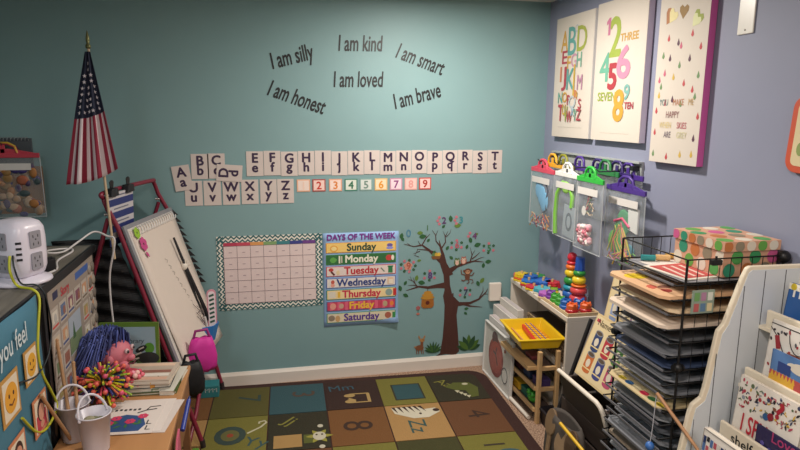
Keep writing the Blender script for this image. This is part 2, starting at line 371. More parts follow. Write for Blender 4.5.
def days():
    W, H = .498, .628
    t = thing('weekday_chart', 'blue pocket chart listing the days of the week from Sunday to Saturday', 'wall chart', BW(.629, .67))
    b = MB()
    def fn(u, v):
        curl = .10*max(0, u-.6)**1.5*max(0, .07-v)/.07
        return ((u-.5)*W, (v-.5)*H+curl*.3, .002+curl)
    b.grid(fn, 16, 16, pap('#8fb0d8')); b.build('backing', t, solid=.0012)
    b = MB(); b.text('DAYS OF THE WEEK', 0, H/2-.046, .053, mat('#7a2f8a', .6), .0055, bold=.035, sx=.93)
    b.build('heading', t)
    R = [('Sunday', '#ecc774', '#2f4a3a', '#e0a24a', '#6a5aa0'), ('Monday', '#2f6a3c', '#e6e2d0', '#5aa04a', '#c2403c'), ('Tuesday', '#dfcfc8', '#b8323c', '#b8403c', '#2f7a4c'),
         ('Wednesday', '#dcd4d0', '#2c3f7d', '#c25a4c', '#dcb89a'), ('Thursday', '#e8cf9a', '#c2304c', '#d8d0c0', '#8aa09a'), ('Friday', '#c2405c', '#e8b83c', '#e09a8a', '#e0803c'), ('Saturday', '#d8cbb0', '#5a3a8a', '#8a7a6a', '#a8604c')]
    edge = ['#d89a3c', '#3c7d3c', '#c23a4c', '#4c5aa0', '#2f7d5a', '#2c5a8a', '#3c8a5a']
    h = .079
    for i, (s, bg, ink, d1, d2) in enumerate(R):
        y = H/2-.0975-i*.0785+(0 if i < 6 else -.002); b = MB(); z = .0048
        b.box(-W/2+.018, W/2-.018, y-.033, y+.033, .0035, z, mat(edge[i], .6)); b.rect(0, y, W-.046, .058, mat(bg, .6), z+.0006)
        if i == 5:
            for k in range(9): b.rect(-.2+.05*k, y, .02, .058, mat('#d8607a', .6), z+.0009)
        b.text(s, 0, y-.021, .068, mat(ink, .6), z+.0016, bold=.032)
        z += .0012
        L = -W/2+.06; Rr = W/2-.06
        if i == 0: b.ell(L+.01, y-.005, .026, .022, mat(d1, .6), z, t=.0003); b.ell(L+.01, y-.005, .018, .014, mat('#f0d890', .6), z+.0003); b.ell(Rr, y+.006, .02, .012, mat(d2, .6), z); b.ell(Rr, y-.012, .024, .01, mat('#8f8fd0', .6), z)
        elif i == 1: b.leaf(L-.02, y-.005, .05, .04, .1, mat(d1, .6), z); b.rect(L+.045, y, .01, .05, mat('#e6e2d0', .6), z); b.rect(L+.06, y, .008, .045, mat('#c8c2b0', .6), z); b.ell(Rr-.005, y, .022, .02, mat(d2, .6), z); b.ell(Rr+.02, y, .01, .018, mat('#e6e2d0', .6), z)
        elif i == 2: b.ell(L-.01, y+.012, .016, .012, mat(d1, .6), z); b.stroke([(L-.01, y), (L+.012, y-.024)], .012, mat('#5a2a2a', .6), z); b.ell(L+.035, y-.008, .012, .016, mat('#e0c8a0', .6), z); b.rect(Rr+.005, y-.003, .03, .042, mat(d2, .6), z); b.rect(Rr+.005, y+.02, .038, .008, mat('#1f5a3c', .6), z); b.stroke([(Rr-.06, y+.012), (Rr-.035, y-.015)], .008, mat('#6a7a6a', .6), z)
        elif i == 3: b.ell(L, y+.008, .012, .014, mat(d1, .6), z); b.ell(L, y-.014, .014, .012, mat('#e09a8a', .6), z); b.rect(Rr+.005, y, .04, .045, mat(d2, .6), z); b.rect(Rr+.008, y-.005, .028, .03, mat('#e8dcc8', .6), z+.0004)
        elif i == 4: b.rect(L-.005, y, .045, .044, mat(d1, .6), z); b.rect(L+.04, y, .016, .04, mat('#e0b03c', .6), z); b.ell(Rr-.005, y, .024, .024, mat(d2, .6), z); b.rect(Rr+.035, y, .022, .048, mat('#c23030', .6), z)
        elif i == 5: b.ell(L, y, .02, .022, mat(d1, .6), z); b.ell(L+.055, y, .016, .018, mat('#c2a08a', .6), z); b.ell(Rr-.03, y, .016, .02, mat('#b8a080', .6), z); b.ell(Rr+.015, y, .014, .016, mat(d2, .6), z)
        else: b.ell(L-.01, y, .022, .02, mat(d1, .6), z); b.ell(L+.03, y-.005, .016, .022, mat('#c29a6a', .6), z); b.ell(Rr-.01, y, .022, .022, mat(d2, .6), z); b.rect(Rr+.03, y, .02, .04, mat('#3c8a4c', .6), z)
        b.build('day_card', t)
days()

# tree decal
def W2(pts): return [onwall(*p) for p in pts]
def tree():
    X0, Z0 = onwall(447, 300)
    def R(pts): return [(a-X0, c-Z0) for a, c in W2(pts)]
    t = thing('tree_decal', 'brown tree sticker with spreading branches and green leaves on the teal wall', 'wall decal', BW(X0, Z0))
    br = mat('#4a2a24', .6, 'wood', .2, 30)
    b = MB()
    b.prism(R([(440, 353), (436, 356), (446, 354), (455, 355), (459, 351), (458, 335), (456.5, 315), (458, 306), (453, 299), (450, 285), (449, 268), (445, 261), (440, 264), (443.5, 275), (444.5, 290), (443, 296), (444.5, 305), (444, 320), (442.5, 338)]), 0, .0008, br)
    S = .0016
    def br_(pts, ws): b.stroke(R(pts), [q*S*4.3 for q in ws], br, .0008)
    br_([(449, 276), (446, 268), (441, 257), (434, 252), (427, 250), (417, 249)], [9, 6, 4, 2, 1.2, .3])
    br_([(442, 262), (434, 255), (429, 250), (422, 245), (414, 246.5), (404, 244)], [5, 3, 2.2, 1.5, 1, .3]); br_([(421, 246), (418, 241)], [1, .3]); br_([(422, 245), (426, 238), (430, 234)], [1.2, .9, .3]); br_([(426, 238), (426, 234)], [.8, .2])
    br_([(411, 246), (407, 243)], [.8, .2]); br_([(418, 249), (415, 255)], [.6, .2]); br_([(420, 251), (413, 254)], [.8, .2]); br_([(419, 257), (414, 255)], [.6, .2])
    br_([(444, 263), (443, 255), (440.5, 247), (439, 240)], [5, 3, 2, .4]); br_([(441.5, 248), (436, 241), (435.5, 235), (432, 230)], [1.5, 1, .8, .2]); br_([(435.5, 236), (438, 230)], [.8, .2])
    br_([(441, 249), (445.5, 242), (445, 236), (443, 231)], [1.5, 1.1, .8, .2]); br_([(445, 237), (448, 231)], [.9, .2]); br_([(446, 237), (450, 233), (451, 229)], [.8, .5, .2])
    br_([(448, 272), (457, 266), (466, 263), (474, 261), (480, 261.5), (484, 262)], [6, 3.2, 2.2, 1.4, .8, .2]); br_([(470, 262), (472, 255), (470, 247)], [1.4, 1, .2]); br_([(472, 255), (475, 250)], [.8, .2]); br_([(472, 259), (477, 255), (480, 252)], [1.2, .8, .2]); br_([(474, 261), (480, 258), (484, 257)], [1, .6, .2])
    br_([(447, 285), (437, 286), (428, 287.5), (419, 286.5), (411, 289), (406, 290.5)], [7, 4, 2.6, 1.8, 1, .2]); br_([(419, 286.5), (413, 285), (408, 285.5)], [1, .7, .2]); br_([(417, 286), (413, 281), (408, 279)], [1, .7, .2]); br_([(415, 283), (413, 277)], [.8, .2]); br_([(412, 281), (410, 276)], [.6, .2])
    br_([(451, 300), (459, 304), (470, 303), (479, 299), (486, 292), (488, 288)], [9, 4, 2.6, 1.8, 1, .2]); br_([(478, 300), (483, 291), (483, 286)], [1.2, .8, .2]); br_([(484, 294), (488, 294)], [.6, .2]); br_([(460, 303), (470, 306), (482, 307)], [3, 1.6, .3])
    br_([(452, 298), (453, 293)], [3, 1])
    b.build('trunk', t)
    for k, (px, py, L, a, c) in enumerate([(401, 239, 1, 1.4, 0), (404, 241, .8, 2.2, 0), (417, 233, 1, .0, 1), (419, 237, 1.2, .1, 0), (451, 222, 1.1, 1.7, 0), (454, 226, 1.2, .1, 1), (442, 228, .7, .8, 0), (427, 242, .7, .9, 0), (446, 250, .8, 1, 0),
                          (417, 261, .7, .2, 1), (466, 249, .8, 1.2, 0), (471, 243, 1, 1.8, 0), (474, 246, 1.2, .3, 0), (483, 268, .9, 1.5, 0), (485, 262, 1.1, .1, 0), (480, 283, 1.1, .9, 1), (479, 286, 1, 2, 0), (401, 291, 1, 1.9, 0), (403, 294, 1, -.5, 0), (404, 285, .8, 1, 0),
                          (416, 281, 1, 1.4, 1), (418, 282, 1.2, -.2, 0), (464, 309, .8, .1, 0), (464, 312, .7, -.7, 0), (433, 254, .7, 1, 0), (475, 235, .6, .5, 1), (455, 261, .6, 1, 0), (453, 259, .8, 2.5, 0)]):
        lb = MB(); q = R([(px, py)])[0]; lb.leaf(q[0], q[1], .042*L, .026*L, a, mat('#2a5a34' if c == 0 else '#5f7d34', .6), .0012); lb.build('leaf', t)
    return t
tree()
def fl(b, x, y, r, m, z=.001, n=5):
    for k in range(n): b.ell(x+r*math.cos(2*PI*k/n+.3), y+r*math.sin(2*PI*k/n+.3), r*.75, r*.75, m, z, n=8)
NUM = [('0', 408.5, 233, '#4a7f9a', 0), ('1', 427.5, 226.5, '#3f6a3c', 0), ('2', 443.5, 220.5, '#5c3a6a', 1), ('3', 460.5, 220, '#3a8a94', 1), ('4', 474, 236, '#6a3a6a', 1), ('5', 488.5, 248, '#3a7a4c', 2), ('6', 456.5, 245, '#b85a6a', 2),
       ('7', 465, 292.5, '#3a3f5a', 2), ('8', 429.5, 275.5, '#5a3a7a', 2), ('9', 408, 266, '#a85a4a', 3)]
for s, px, py, c, k in NUM:
    x, z = onwall(px, py); b = MB(); pk = mat('#c9707f', .6); gr = mat('#2f5a3a', .6)
    if k: b.text(s, .004, -.02, .062, mat(c, .6), .0016, bold=.025)
    else: b.text(s, 0, -.025, .07 if s == '0' else .05, mat(c, .6), .0016, bold=.012)
    for q in range((0, 3, 6, 9)[k]):
        a = {1: 2.4+.75*q, 2: q*PI/3+.5, 3: q*2*PI/9}[k]; rr = .04 if k < 3 else .05
        fl(b, rr*math.cos(a), .8*rr*math.sin(a), .006, pk if q % 2 or k == 1 else gr, .001)
    if k == 3: fl(b, 0, 0, .018, mat('#c98a7a', .6), .0012)
    tag(b.build('number_sticker', M=BW(x, z, .0012)), {0: 'plain number %s sticker beside the branches of the wall tree', 1: 'number %s sticker with pink flowers at its left, by the wall tree', 2: 'number %s sticker ringed by small flowers on the wall tree', 3: 'number %s flower sticker at the left side of the wall tree'}[k] % s, 'wall decal', 'number stickers around the tree')
def decal(name, px, py, label, fn):
    x, z = onwall(px, py); b = MB(); fn(b); return tag(b.build(name, M=BW(x, z, .0022)), label, 'wall decal')
def hive(b):
    y = mat('#b8842e', .6); y2 = mat('#8f5a1f', .6)
    b.stroke([(0, .09), (0, .055)], .004, mat('#4a2a24', .6), .0006)
    for k, (w_, yy) in enumerate(((.03, .052), (.045, .036), (.054, .018))): b.ell(0, yy, w_*.9, .013, y, .0008+.0003*k)
    b.prism([(-.042, .006), (.042, .006), (.045, -.04), (.03, -.056), (-.03, -.056), (-.045, -.04)], 0, .0015, mat('#9a5f24', .6)); b.ell(0, -.018, .014, .014, mat('#5a1f16', .6), .002)
decal('beehive_sticker', 427.5, 300, 'yellow and brown beehive sticker hanging under the left tree branch', hive)
def monkey(b):
    m = mat('#6a4030', .6); f = mat('#b98a6a', .6)
    b.ell(.004, .025, .026, .022, m, .0008); b.ell(-.022, .03, .008, .009, m, .0008); b.ell(.03, .03, .008, .009, m, .0008); b.ell(.004, .021, .017, .014, f, .0012)
    b.ell(.002, -.012, .018, .024, m, .0009); b.stroke([(-.012, 0), (-.04, .01), (-.045, .04)], .007, m, .0009); b.stroke([(.014, 0), (.035, -.005), (.05, .015)], .007, m, .0009)
    b.stroke([(-.006, -.03), (-.025, -.04), (-.04, -.032)], .007, m, .0009); b.stroke([(.01, -.03), (.016, -.052), (.0, -.06)], .007, m, .0009)
    b.stroke([(.012, -.028), (.04, -.035), (.045, -.055), (.03, -.06)], .005, m, .0009); b.ell(-.003, .024, .003, .003, mat('#1a1010', .6), .0015); b.ell(.011, .024, .003, .003, mat('#1a1010', .6), .0015)
decal('monkey_sticker', 467, 275, 'small brown monkey sticker hanging from the right branch of the wall tree', monkey)
def owl(c1):
    def f(b):
        b.ell(0, 0, .022, .026, mat(c1, .6), .0008); b.ell(0, -.006, .013, .016, mat('#d8b0a0', .6), .0012)
        for s_ in (-1, 1): b.ell(s_*.008, .01, .006, .006, mat('#e8dcc8', .6), .0014); b.ell(s_*.008, .01, .0025, .003, mat('#1a1010', .6), .0018); b.leaf(s_*.012, .018, .014, .008, PI/2, mat(c1, .6), .0009)
    return f
decal('owl_sticker', 457, 262, 'green owl sticker perched on the right branch of the wall tree', owl('#4f6a3c'))
decal('owl_sticker', 463.5, 260.5, 'pink owl sticker perched on the right branch of the wall tree', owl('#a86a5a'))
def nest(b):
    b.prism([(-.035, .0), (.035, .0), (.024, -.022), (-.024, -.022)], 0, .0008, mat('#7a4f2c', .6))
    for dx, c in ((-.018, '#5a7a4c'), (.002, '#c2a03c'), (.02, '#d8b040')): b.ell(dx, .01, .012, .014, mat(c, .6), .0006)
decal('nest_sticker', 436, 256, 'bird nest sticker with yellow and green chicks in the left fork', nest)
def deer(b):
    m = mat('#7a4a30', .6); q = mat('#a87a4c', .6)
    b.ell(-.004, -.012, .03, .02, m, .0008); b.prism([(.0, .0), (.022, .0), (.022, .04), (.008, .045)], 0, .0008, m); b.ell(.014, .042, .018, .013, q, .0011)
    for x_ in (-.026, -.012, .008, .02): b.stroke([(x_, -.02), (x_+.004, -.056)], .006, m, .0008)
    b.leaf(.0, .05, .03, .012, 2.0, q, .0009); b.leaf(.022, .05, .03, .012, 1.1, q, .0009); b.ell(-.034, -.004, .008, .006, q, .001); b.ell(.02, .044, .003, .003, mat('#1a1010', .6), .0015)
decal('fawn_sticker', 420, 346, 'little brown fawn sticker just above the baseboard left of the tree', deer)
def fern(n, L, W, c):
    def f(b):
        for k in range(n):
            a = PI*(.12+.76*k/(n-1)); b.leaf(0, -.035, L*(.7+.3*math.sin(a)), W, a, mat(c if k % 2 else '#24482a', .6), .0008+.0002*(k % 3))
    return f
decal('fern_sticker', 433, 348, 'dark green spiky fern sticker at the left foot of the tree', fern(9, .085, .016, '#3a5f2a'))
decal('bush_sticker', 468.5, 345, 'broad leaved green bush sticker at the right foot of the tree', fern(7, .115, .038, '#4a6a2a'))
def flower(b):
    fl(b, 0, .008, .009, mat('#a85a5a', .6)); b.stroke([(0, 0), (0, -.03)], .004, mat('#2f5a3a', .6), .0008); b.ell(0, -.034, .012, .008, mat('#b86a5a', .6), .001)
decal('flower_sticker', 418, 309, 'tiny pink flower sticker left of the beehive sticker', flower)

# outlet cover
b = MB(); x0, z0 = onwall(494, 291); b.box(-.043, .043, -.064, .064, 0, .03, trimw)
tag(b.build('outlet_box', M=BW(x0, z0), bevel=.006), 'white plastic box on the teal wall right of the tree', 'outlet cover')

# ================================================================== right wall
def canvas(name, y0, y1, z0, z1, label, side='#e0dbd6', dep=.034):
    W, H = y0-y1, z1-z0; t = thing(name, label, 'wall art', RW((y0+y1)/2, (z0+z1)/2, .002))
    b = MB(); b.box(-W/2, W/2, -H/2, H/2, 0, dep-.001, mat(side, .7)); b.build('frame', t, bevel=.002)
    b = MB(); b.box(-W/2+.001, W/2-.001, -H/2+.001, H/2-.001, dep-.001, dep, mat('#cfc5ba', .7, var=.02))
    return t, b, W, H, dep+.0008
def fit(b, st, x0, y0, x1, y1, m, z, bold=.0):
    v, f = text_tris(st, 0, 1); ax, bx = min(p.x for p in v), max(p.x for p in v); ay, by = min(p.y for p in v), max(p.y for p in v)
    e = bold
    for i, (ex, ey) in enumerate([(0, 0)]+[(e*math.cos(q*PI/4), e*math.sin(q*PI/4)) for q in range(8)]):
        b.add([(x0+e+(p.x-ax)/(bx-ax)*(x1-x0-2*e)+ex, y0+e+(p.y-ay)/(by-ay)*(y1-y0-2*e)+ey, z+i*.00002) for p in v], f, m)
t, b, W, H, z = canvas('alphabet_canvas', 3.721, 3.263, 1.608, 2.330, 'white canvas print with colourful alphabet letters, nearest the room corner')
cc = ['#c9953c', '#4f9a8c', '#9aa83c', '#b8404c', '#c9708f', '#c8a030', '#8a4a6a', '#5fa08a', '#c26a4a', '#a89a3c']
def row(s, x0, y, size, sx=.7, step=None, cs=None, bold=.02, vary=0):
    n = len(s); step = step or size*.5
    for i, ch in enumerate(s):
        k = size*(1+vary*((i*7) % 3-1))
        b.text(ch, x0+i*step, y+(.012*((i*5) % 3-1) if vary else 0), k, mat((cs or cc)[i % len(cs or cc)], .6), z+.0002*i, sx=sx, bold=bold)
for k, (st, x0, y0, x1, y1, c) in enumerate([('A', -0.159, 0.154, -0.069, 0.279, '#c2974a'), ('B', -0.069, 0.128, 0.03, 0.294, '#5f9a94'), ('C', 0.009, 0.256, 0.045, 0.299, '#b0b4b8'), ('D', 0.04, 0.143, 0.155, 0.288, '#98a04a'), ('E', -0.135, 0.082, -0.069, 0.16, '#a84450'), ('F', -0.067, 0.042, -0.022, 0.125, '#c2974a'), ('G', -0.018, 0.056, 0.049, 0.135, '#bc8aa0'), ('H', 0.049, 0.052, 0.108, 0.138, '#6fa08a'), ('I', -0.15, -0.024, -0.13, 0.067, '#c27a5a'), ('J', -0.127, -0.08, -0.068, 0.065, '#a84450'), ('K', -0.062, -0.074, 0.032, 0.05, '#5f9a94'), ('L', 0.022, -0.12, 0.081, 0.072, '#c2a040'), ('M', 0.07, -0.078, 0.131, 0.008, '#b0809a'), ('N', -0.159, -0.153, -0.103, -0.088, '#5f9a8c'), ('O', -0.103, -0.15, -0.042, -0.087, '#c2974a'), ('P', -0.04, -0.166, -0.003, -0.106, '#a84450'), ('Q', -0.019, -0.199, 0.067, -0.11, '#b0b8bc'), ('R', 0.043, -0.132, 0.085, -0.079, '#c27a5a'), ('S', 0.098, -0.19, 0.133, -0.13, '#a84450'), ('T', -0.148, -0.263, -0.083, -0.162, '#a84450'), ('U', -0.095, -0.226, -0.053, -0.159, '#c2a040'), ('V', -0.069, -0.268, -0.024, -0.172, '#98a04a'), ('W', -0.035, -0.271, 0.034, -0.199, '#a84450'), ('X', 0.018, -0.231, 0.055, -0.184, '#8fb0c0'), ('Y', 0.051, -0.26, 0.09, -0.19, '#6fa08a'), ('Z', 0.087, -0.257, 0.141, -0.19, '#a84450')]):
    fit(b, st, x0, y0, x1, y1, mat(c, .6), z+.00025*k, .0022 if y1-y0 > .09 else .0014)
b.rect(0, -.3, .3, .002, mat('#b0a89c', .7), z); b.build('print', t)
t, b, W, H, z = canvas('number_canvas', 3.234, 2.766, 1.608, 2.342, 'white canvas print with big coloured numbers and words, middle of the three', '#dcdfe8')
b.prism([(-.118, .19), (-.118, .252), (-.135, .244), (-.135, .262), (-.112, .281), (-.096, .281), (-.096, .19)], z-.0006, z, mat('#b8708c', .6))
for k, (st, x0, y0, x1, y1, c) in enumerate([('2', -0.098, 0.072, 0.017, 0.282, '#98a84a'), ('THREE', 0.007, 0.145, 0.167, 0.185, '#c2974a'), ('4', -0.18, -0.053, -0.078, 0.102, '#6aa890'), ('5', -0.092, -0.098, -0.004, 0.043, '#a83a42'), ('6', -0.014, -0.046, 0.115, 0.126, '#c486a0'), ('SEVEN', -0.181, -0.155, -0.005, -0.107, '#98a84a'), ('8', -0.023, -0.265, 0.08, -0.095, '#c8983a'), ('9', 0.071, -0.153, 0.125, -0.072, '#78a8a0'), ('TEN', 0.085, -0.198, 0.165, -0.163, '#a84450')]):
    fit(b, st, x0, y0, x1, y1, mat(c, .6), z+.00025*k, .0012 if len(st) > 1 else .0065 if st in '2658' else .003)
b.rect(0, -.325, .28, .002, mat('#c0b8ac', .7), z); b.build('print', t)
t, b, W, H, z = canvas('raindrop_canvas', 2.674, 2.335, 1.528, 2.40, 'narrow white canvas with coloured raindrops and pink painted edge', '#d060a8')
def drop(x_, y_, r, c): b.prism([(x_, y_+r*2.1), (x_-r*.55, y_+r*.8), (x_-r*.85, y_), (x_-r*.5, y_-r*.7), (x_, y_-r*.95), (x_+r*.5, y_-r*.7), (x_+r*.85, y_), (x_+r*.55, y_+r*.8)], z-.0006, z, mat(c, .6))
def heart(x_, y_, r, c, rot=0):
    P = [(0, -1), (-.9, .05), (-.95, .6), (-.5, .9), (0, .55), (.5, .9), (.95, .6), (.9, .05)]; cs_, sn = math.cos(rot), math.sin(rot)
    b.prism([(x_+r*(p*cs_-q*sn), y_+r*(p*sn+q*cs_)) for p, q in P], z-.0006, z, mat(c, .6))
heart(.01, .315, .025, '#8a7a4c'); heart(-.095, .225, .038, '#a8724c', -.6); heart(-.075, .225, .034, '#ddd09a', -.6); heart(.0, .235, .032, '#8f6f3c', -.1); heart(.095, .195, .034, '#8f9a3c', -.7); heart(.085, .185, .03, '#cfd0a0', -.7); heart(-.12, .38, .03, '#c26a5a')
DR = [(-.09, .125, 0), (.07, .13, 0), (-.02, .1, 3), (.0, .085, 1), (.13, .07, 0), (-.12, .05, 2), (-.07, .035, 3), (.065, .025, 3), (-.1, -.03, 1), (-.0, -.0, 2), (-.135, -.06, 1), (.04, -.08, 0), (.13, -.05, 2), (-.035, -.05, 4), (-.12, -.09, 2), (.1, -.11, 0), (-.13, -.13, 4), (-.08, -.165, 0), (.12, -.14, 2), (-.03, -.15, 3), (.03, -.17, 2), (.15, -.225, 0), (-.14, -.2, 0), (-.14, -.3, 0), (-.14, -.4, 2), (-.04, -.41, 0), (.055, -.395, 4), (.13, -.39, 4), (.135, -.32, 3)]
DC = ['#b8454c', '#c0607a', '#6a8a5c', '#5a3a4c', '#c9a84c']
for x_, y_, c in DR: drop(x_, y_, .0105, DC[c])
def words(ws, y_, size, xs):
    for s, x_, c in ws: b.text(s, x_, y_, size, mat(c, .6), z+.0004, sx=.72, bold=.004)
words([('YOU', -.088, '#4f7a7a'), ('MAKE', .015, '#b87a5a'), ('ME', .1, '#c0a070')], -0.172, .041, 0); words([('HAPPY', -.02, '#8a5a5a')], -0.228, .043, 0)
words([('WHEN', -.065, '#d9c48a'), ('SKIES', .05, '#b8606a')], -0.275, .040, 0); words([('ARE', -.045, '#6a5a6a'), ('GREY', .055, '#c9c29a')], -0.318, .040, 0)
b.build('print', t)
# white plate high on the wall
t = thing('wall_plate', 'white rectangular plate screwed high on the blue wall', 'wall plate', RW(2.166, 2.142, .001))
b = MB(); b.box(-.042, .042, -.078, .078, 0, .006, mat('#e2ded6', .3)); b.build('plate', t, bevel=.003)
for yy in (.062, -.062): MB().cyl((0, yy, .006), (0, yy, .0075), .004, .004, mat('#6a6660', .4, metal=.5), 10).build('screw', t)
# orange edged board
t = thing('orange_framed_board', 'cream picture board with rounded orange frame at the right edge', 'wall art', RW(1.635, 1.672, .002) @ Matrix.Rotation(-.06, 4, 'Z'))
def rrect(w, h, r, n=5):
    P = []
    for cx, cy, a0 in ((w/2-r, h/2-r, 0), (-w/2+r, h/2-r, PI/2), (-w/2+r, -h/2+r, PI), (w/2-r, -h/2+r, 1.5*PI)):
        P += [(cx+r*math.cos(a0+PI/2*k/n), cy+r*math.sin(a0+PI/2*k/n)) for k in range(n+1)]
    return P
MB().prism(rrect(.5, .27, .045), 0, .018, mat('#c8563a', .5)).build('frame', t, bevel=.003)
b = MB(); b.prism(rrect(.45, .22, .02), .0182, .0195, mat('#d8c8a0', .7)); 
for k in range(8): b.ell(-.19+.05*(k % 4), -.05+.09*(k//4), .016, .024, mat('#8a9a5c', .7), .0203)
b.build('picture', t)

# peg rail with hanging bags
def peg_rail():
    y0, y1, za, zb = 3.72, 2.76, 1.40, 1.515; W = y0-y1
    t = thing('hanging_rail', 'grey slotted rail with hooks on the blue wall holding clear bags', 'wall rail', RW((y0+y1)/2, (za+zb)/2, .001))
    g = mat('#a4a9a8', .5); b = MB(); b.box(-W/2, W/2, -.0575, .0575, 0, .012, g); b.box(-W/2, W/2, .048, .0575, .012, .03, g)
    for k in range(24): b.box(-W/2+.02+.04*k, -W/2+.032+.04*k, -.02, -.012, .0121, .0126, mat('#2a2c30', .6))
    b.build('rail', t, bevel=.001)
    for x_ in (-W/2+.045, W/2-.03): MB().box(x_-.014, x_+.014, .012, .036, .012, .05, BLACK).build('bracket', t, bevel=.002)
    for x_ in (-.36, -.13, .1, .34):
        MB().tube([(x_, .0, .012), (x_, -.002, .165), (x_, .012, .18)], .0035, mat('#5a5d62', .3, metal=.8)).build('hook', t)
    return t
peg_rail()
clear = mat('#c9cfd4', .18, alpha=.15, var=.02); clear2 = mat('#d6dade', .2, alpha=.42, var=.02)
def bag(name, yc, off, zt, w, h, hc, label, fill, group='clear hanging bags on the rail', cat='storage bag', M=None, lab=True):
    """handle top at the origin, bag hangs down"""
    M = M or RW(yc, zt, off); t = thing(name, label, cat, M, group)
    hm = mat(hc, .4)
    b = MB(); b.prism([(-w/2, -.075), (w/2, -.075), (w/2, -.055), (w*.28, -.045), (w*.2, -.012), (-w*.2, -.012), (-w*.28, -.045), (-w/2, -.055)], -.005, .005, hm)
    b2 = MB()  # handle with hole: an arch over the bar
    b2.box(-w/2, w/2, -.078, -.052, -.006, .006, hm)
    arc = [(-w*.2, -.055), (-w*.17, -.018), (-w*.08, 0), (0, .002), (w*.08, 0), (w*.17, -.018), (w*.2, -.055)]
    b2.tube([(x_, y_, 0) for x_, y_ in arc], .0085, hm, 8); b2.prism([(-w*.46, -.053), (w*.46, -.053), (w*.2, -.034), (w*.07, -.028), (-w*.07, -.028), (-w*.2, -.034)], -.004, .004, hm); b2.box(-.012, .012, -.055, -.005, -.004, .004, hm); b2.build('hanger', t, bevel=.002)
    b = MB(); d = .03
    def sk(side):
        def f(u, v):
            bul = d*math.sin(PI*min(1, u*1.0))**.5*(.15+.85*(1-v)**.6)*(.6 if v < .08 else 1) if 0 < u < 1 else 0
            return ((u-.5)*w*(1+.04*(1-v)), -.07-h*(1-v), side*bul*.5+.001*math.sin(u*17+v*9)*side)
        return f
    b.grid(sk(1), 14, 10, clear); b.grid(sk(-1), 14, 10, clear)
    for s_ in (-1, 1): b.tube([(s_*w/2, -.075, 0), (s_*w*.51, -.07-h/2, 0), (s_*w*.52, -.07-h, 0)], .003, clear2, 6)
    b.tube([(-w*.52, -.07-h, 0), (w*.52, -.07-h, 0)], .003, clear2, 6)
    b.build('pouch', t)
    if lab: MB().box(-w*.38, w*.38, -.145, -.108, .0125, .0135, pap('#d9d4d0')).build('label_strip', t)
    b = MB(); b.T = Matrix.Translation((0, -.27, 0)) @ Matrix.Diagonal((1.25, 1.2, 1, 1)) @ Matrix.Translation((0, .27, 0)); fill(b, w, h); b.T = Matrix(); b.build('contents', t)
    return t
rnd = random.Random(3)
def scribble(b, x0, x1, y0, y1, cols, n, r=.003):
    for i in range(n):
        cx, cy = rnd.uniform(x0, x1), rnd.uniform(y0, y1); a = rnd.uniform(0, 6); L = rnd.uniform(.02, .06)
        b.tube([(cx-L*math.cos(a)*.5, cy-L*math.sin(a)*.5, rnd.uniform(-.006, .006)), (cx+.01*math.sin(a), cy+.01*math.cos(a), rnd.uniform(-.006, .006)), (cx+L*math.cos(a)*.5, cy+L*math.sin(a)*.5, 0)], r, mat(cols[i % len(cols)], .6), 5)
def f_blue(b, w, h):
    for dx, dy, a in ((-.03, -.2, .3), (.0, -.23, -.2), (.03, -.26, .2)):
        b.ball((dx, dy, 0), (.045, .055, .007), mat('#6fb0d8', .6), 12)
    b.tube([(.04, -.16, 0), (.07, -.2, .002), (.05, -.25, 0), (.06, -.3, .002), (.02, -.32, 0)], .005, mat('#1f2a44', .6)); scribble(b, -.11, .1, -.39, -.34, ['#b8403c', '#c98a3c', '#3c6a9a', '#c9b08a', '#7a2a3c'], 40)
def f_green(b, w, h):
    g = mat('#7fc244', .5)
    b.tube([(-.09, -.4, 0), (-.1, -.3, 0), (-.09, -.2, 0), (-.04, -.14, 0), (.03, -.15, 0), (.06, -.2, 0), (.055, -.25, 0)], .012, g); b.ball((.0, -.16, .005), (.04, .03, .008), mat('#9ad05a', .5))
    b.prism([(-.02, -.39), (.1, -.4), (.1, -.25), (-.01, -.24)], -.003, .003, mat('#9aa4ac', .5)); b.ell(.04, -.32, .03, .045, mat('#5c6670', .5), .004); b.ell(.04, -.32, .018, .03, mat('#9aa4ac', .5), .0048)
def f_pink(b, w, h):
    for k in range(55):
        a = rnd.uniform(0, 6.28); r_ = rnd.uniform(0, .065); b.ball((-.02+r_*math.cos(a), -.34+r_*.8*math.sin(a), rnd.uniform(-.004, .006)), .014, mat(['#d89aa8', '#e8dcd8', '#c9707f', '#e0b0b8'][k % 4], .5), 8)
    scribble(b, -.01, .03, -.25, -.14, ['#a83a4c', '#3c2a2a', '#d8c0a0', '#3c6a4c'], 26); b.ell(-.03, -.24, .018, .022, mat('#e2dcd6', .5), .006)
def f_lime(b, w, h):
    b.ball((-.02, -.3, 0), (.05, .08, .008), mat('#4f9a4c', .6)); b.ball((.0, -.24, 0), (.05, .06, .007), mat('#3c8a5c', .6)); b.prism([(.03, -.16), (.1, -.17), (.1, -.27), (.04, -.26)], -.004, .004, pap('#dcdcd8'))
    b.ball((-.06, -.33, -.002), (.045, .05, .007), mat('#5fae4c', .6)); b.ball((.05, -.35, -.002), (.04, .03, .007), mat('#3c7a8a', .6)); scribble(b, -.1, .1, -.41, -.36, ['#c8504c', '#d8b03c', '#d88aa0', '#6aa84c'], 24)
    for k in range(7):
        a = k*.9; b.tube([(-.1+.03*k, -.38, .004), (-.09+.02*k+.02*math.cos(a), -.32, .008), (-.05+.02*math.sin(a)+.012*k, -.26+.01*k % .03, .006), (.0+.01*k, -.34, .004), (.06-.02*k, -.39, .006)], .003, mat(['#c9c050', '#e0a03c', '#d8607a'][k % 3], .5), 6)
    b.tube([(-.06, -.24, .006), (.0, -.22, .008), (.05, -.25, .006)], .006, mat('#c95a7a', .5))
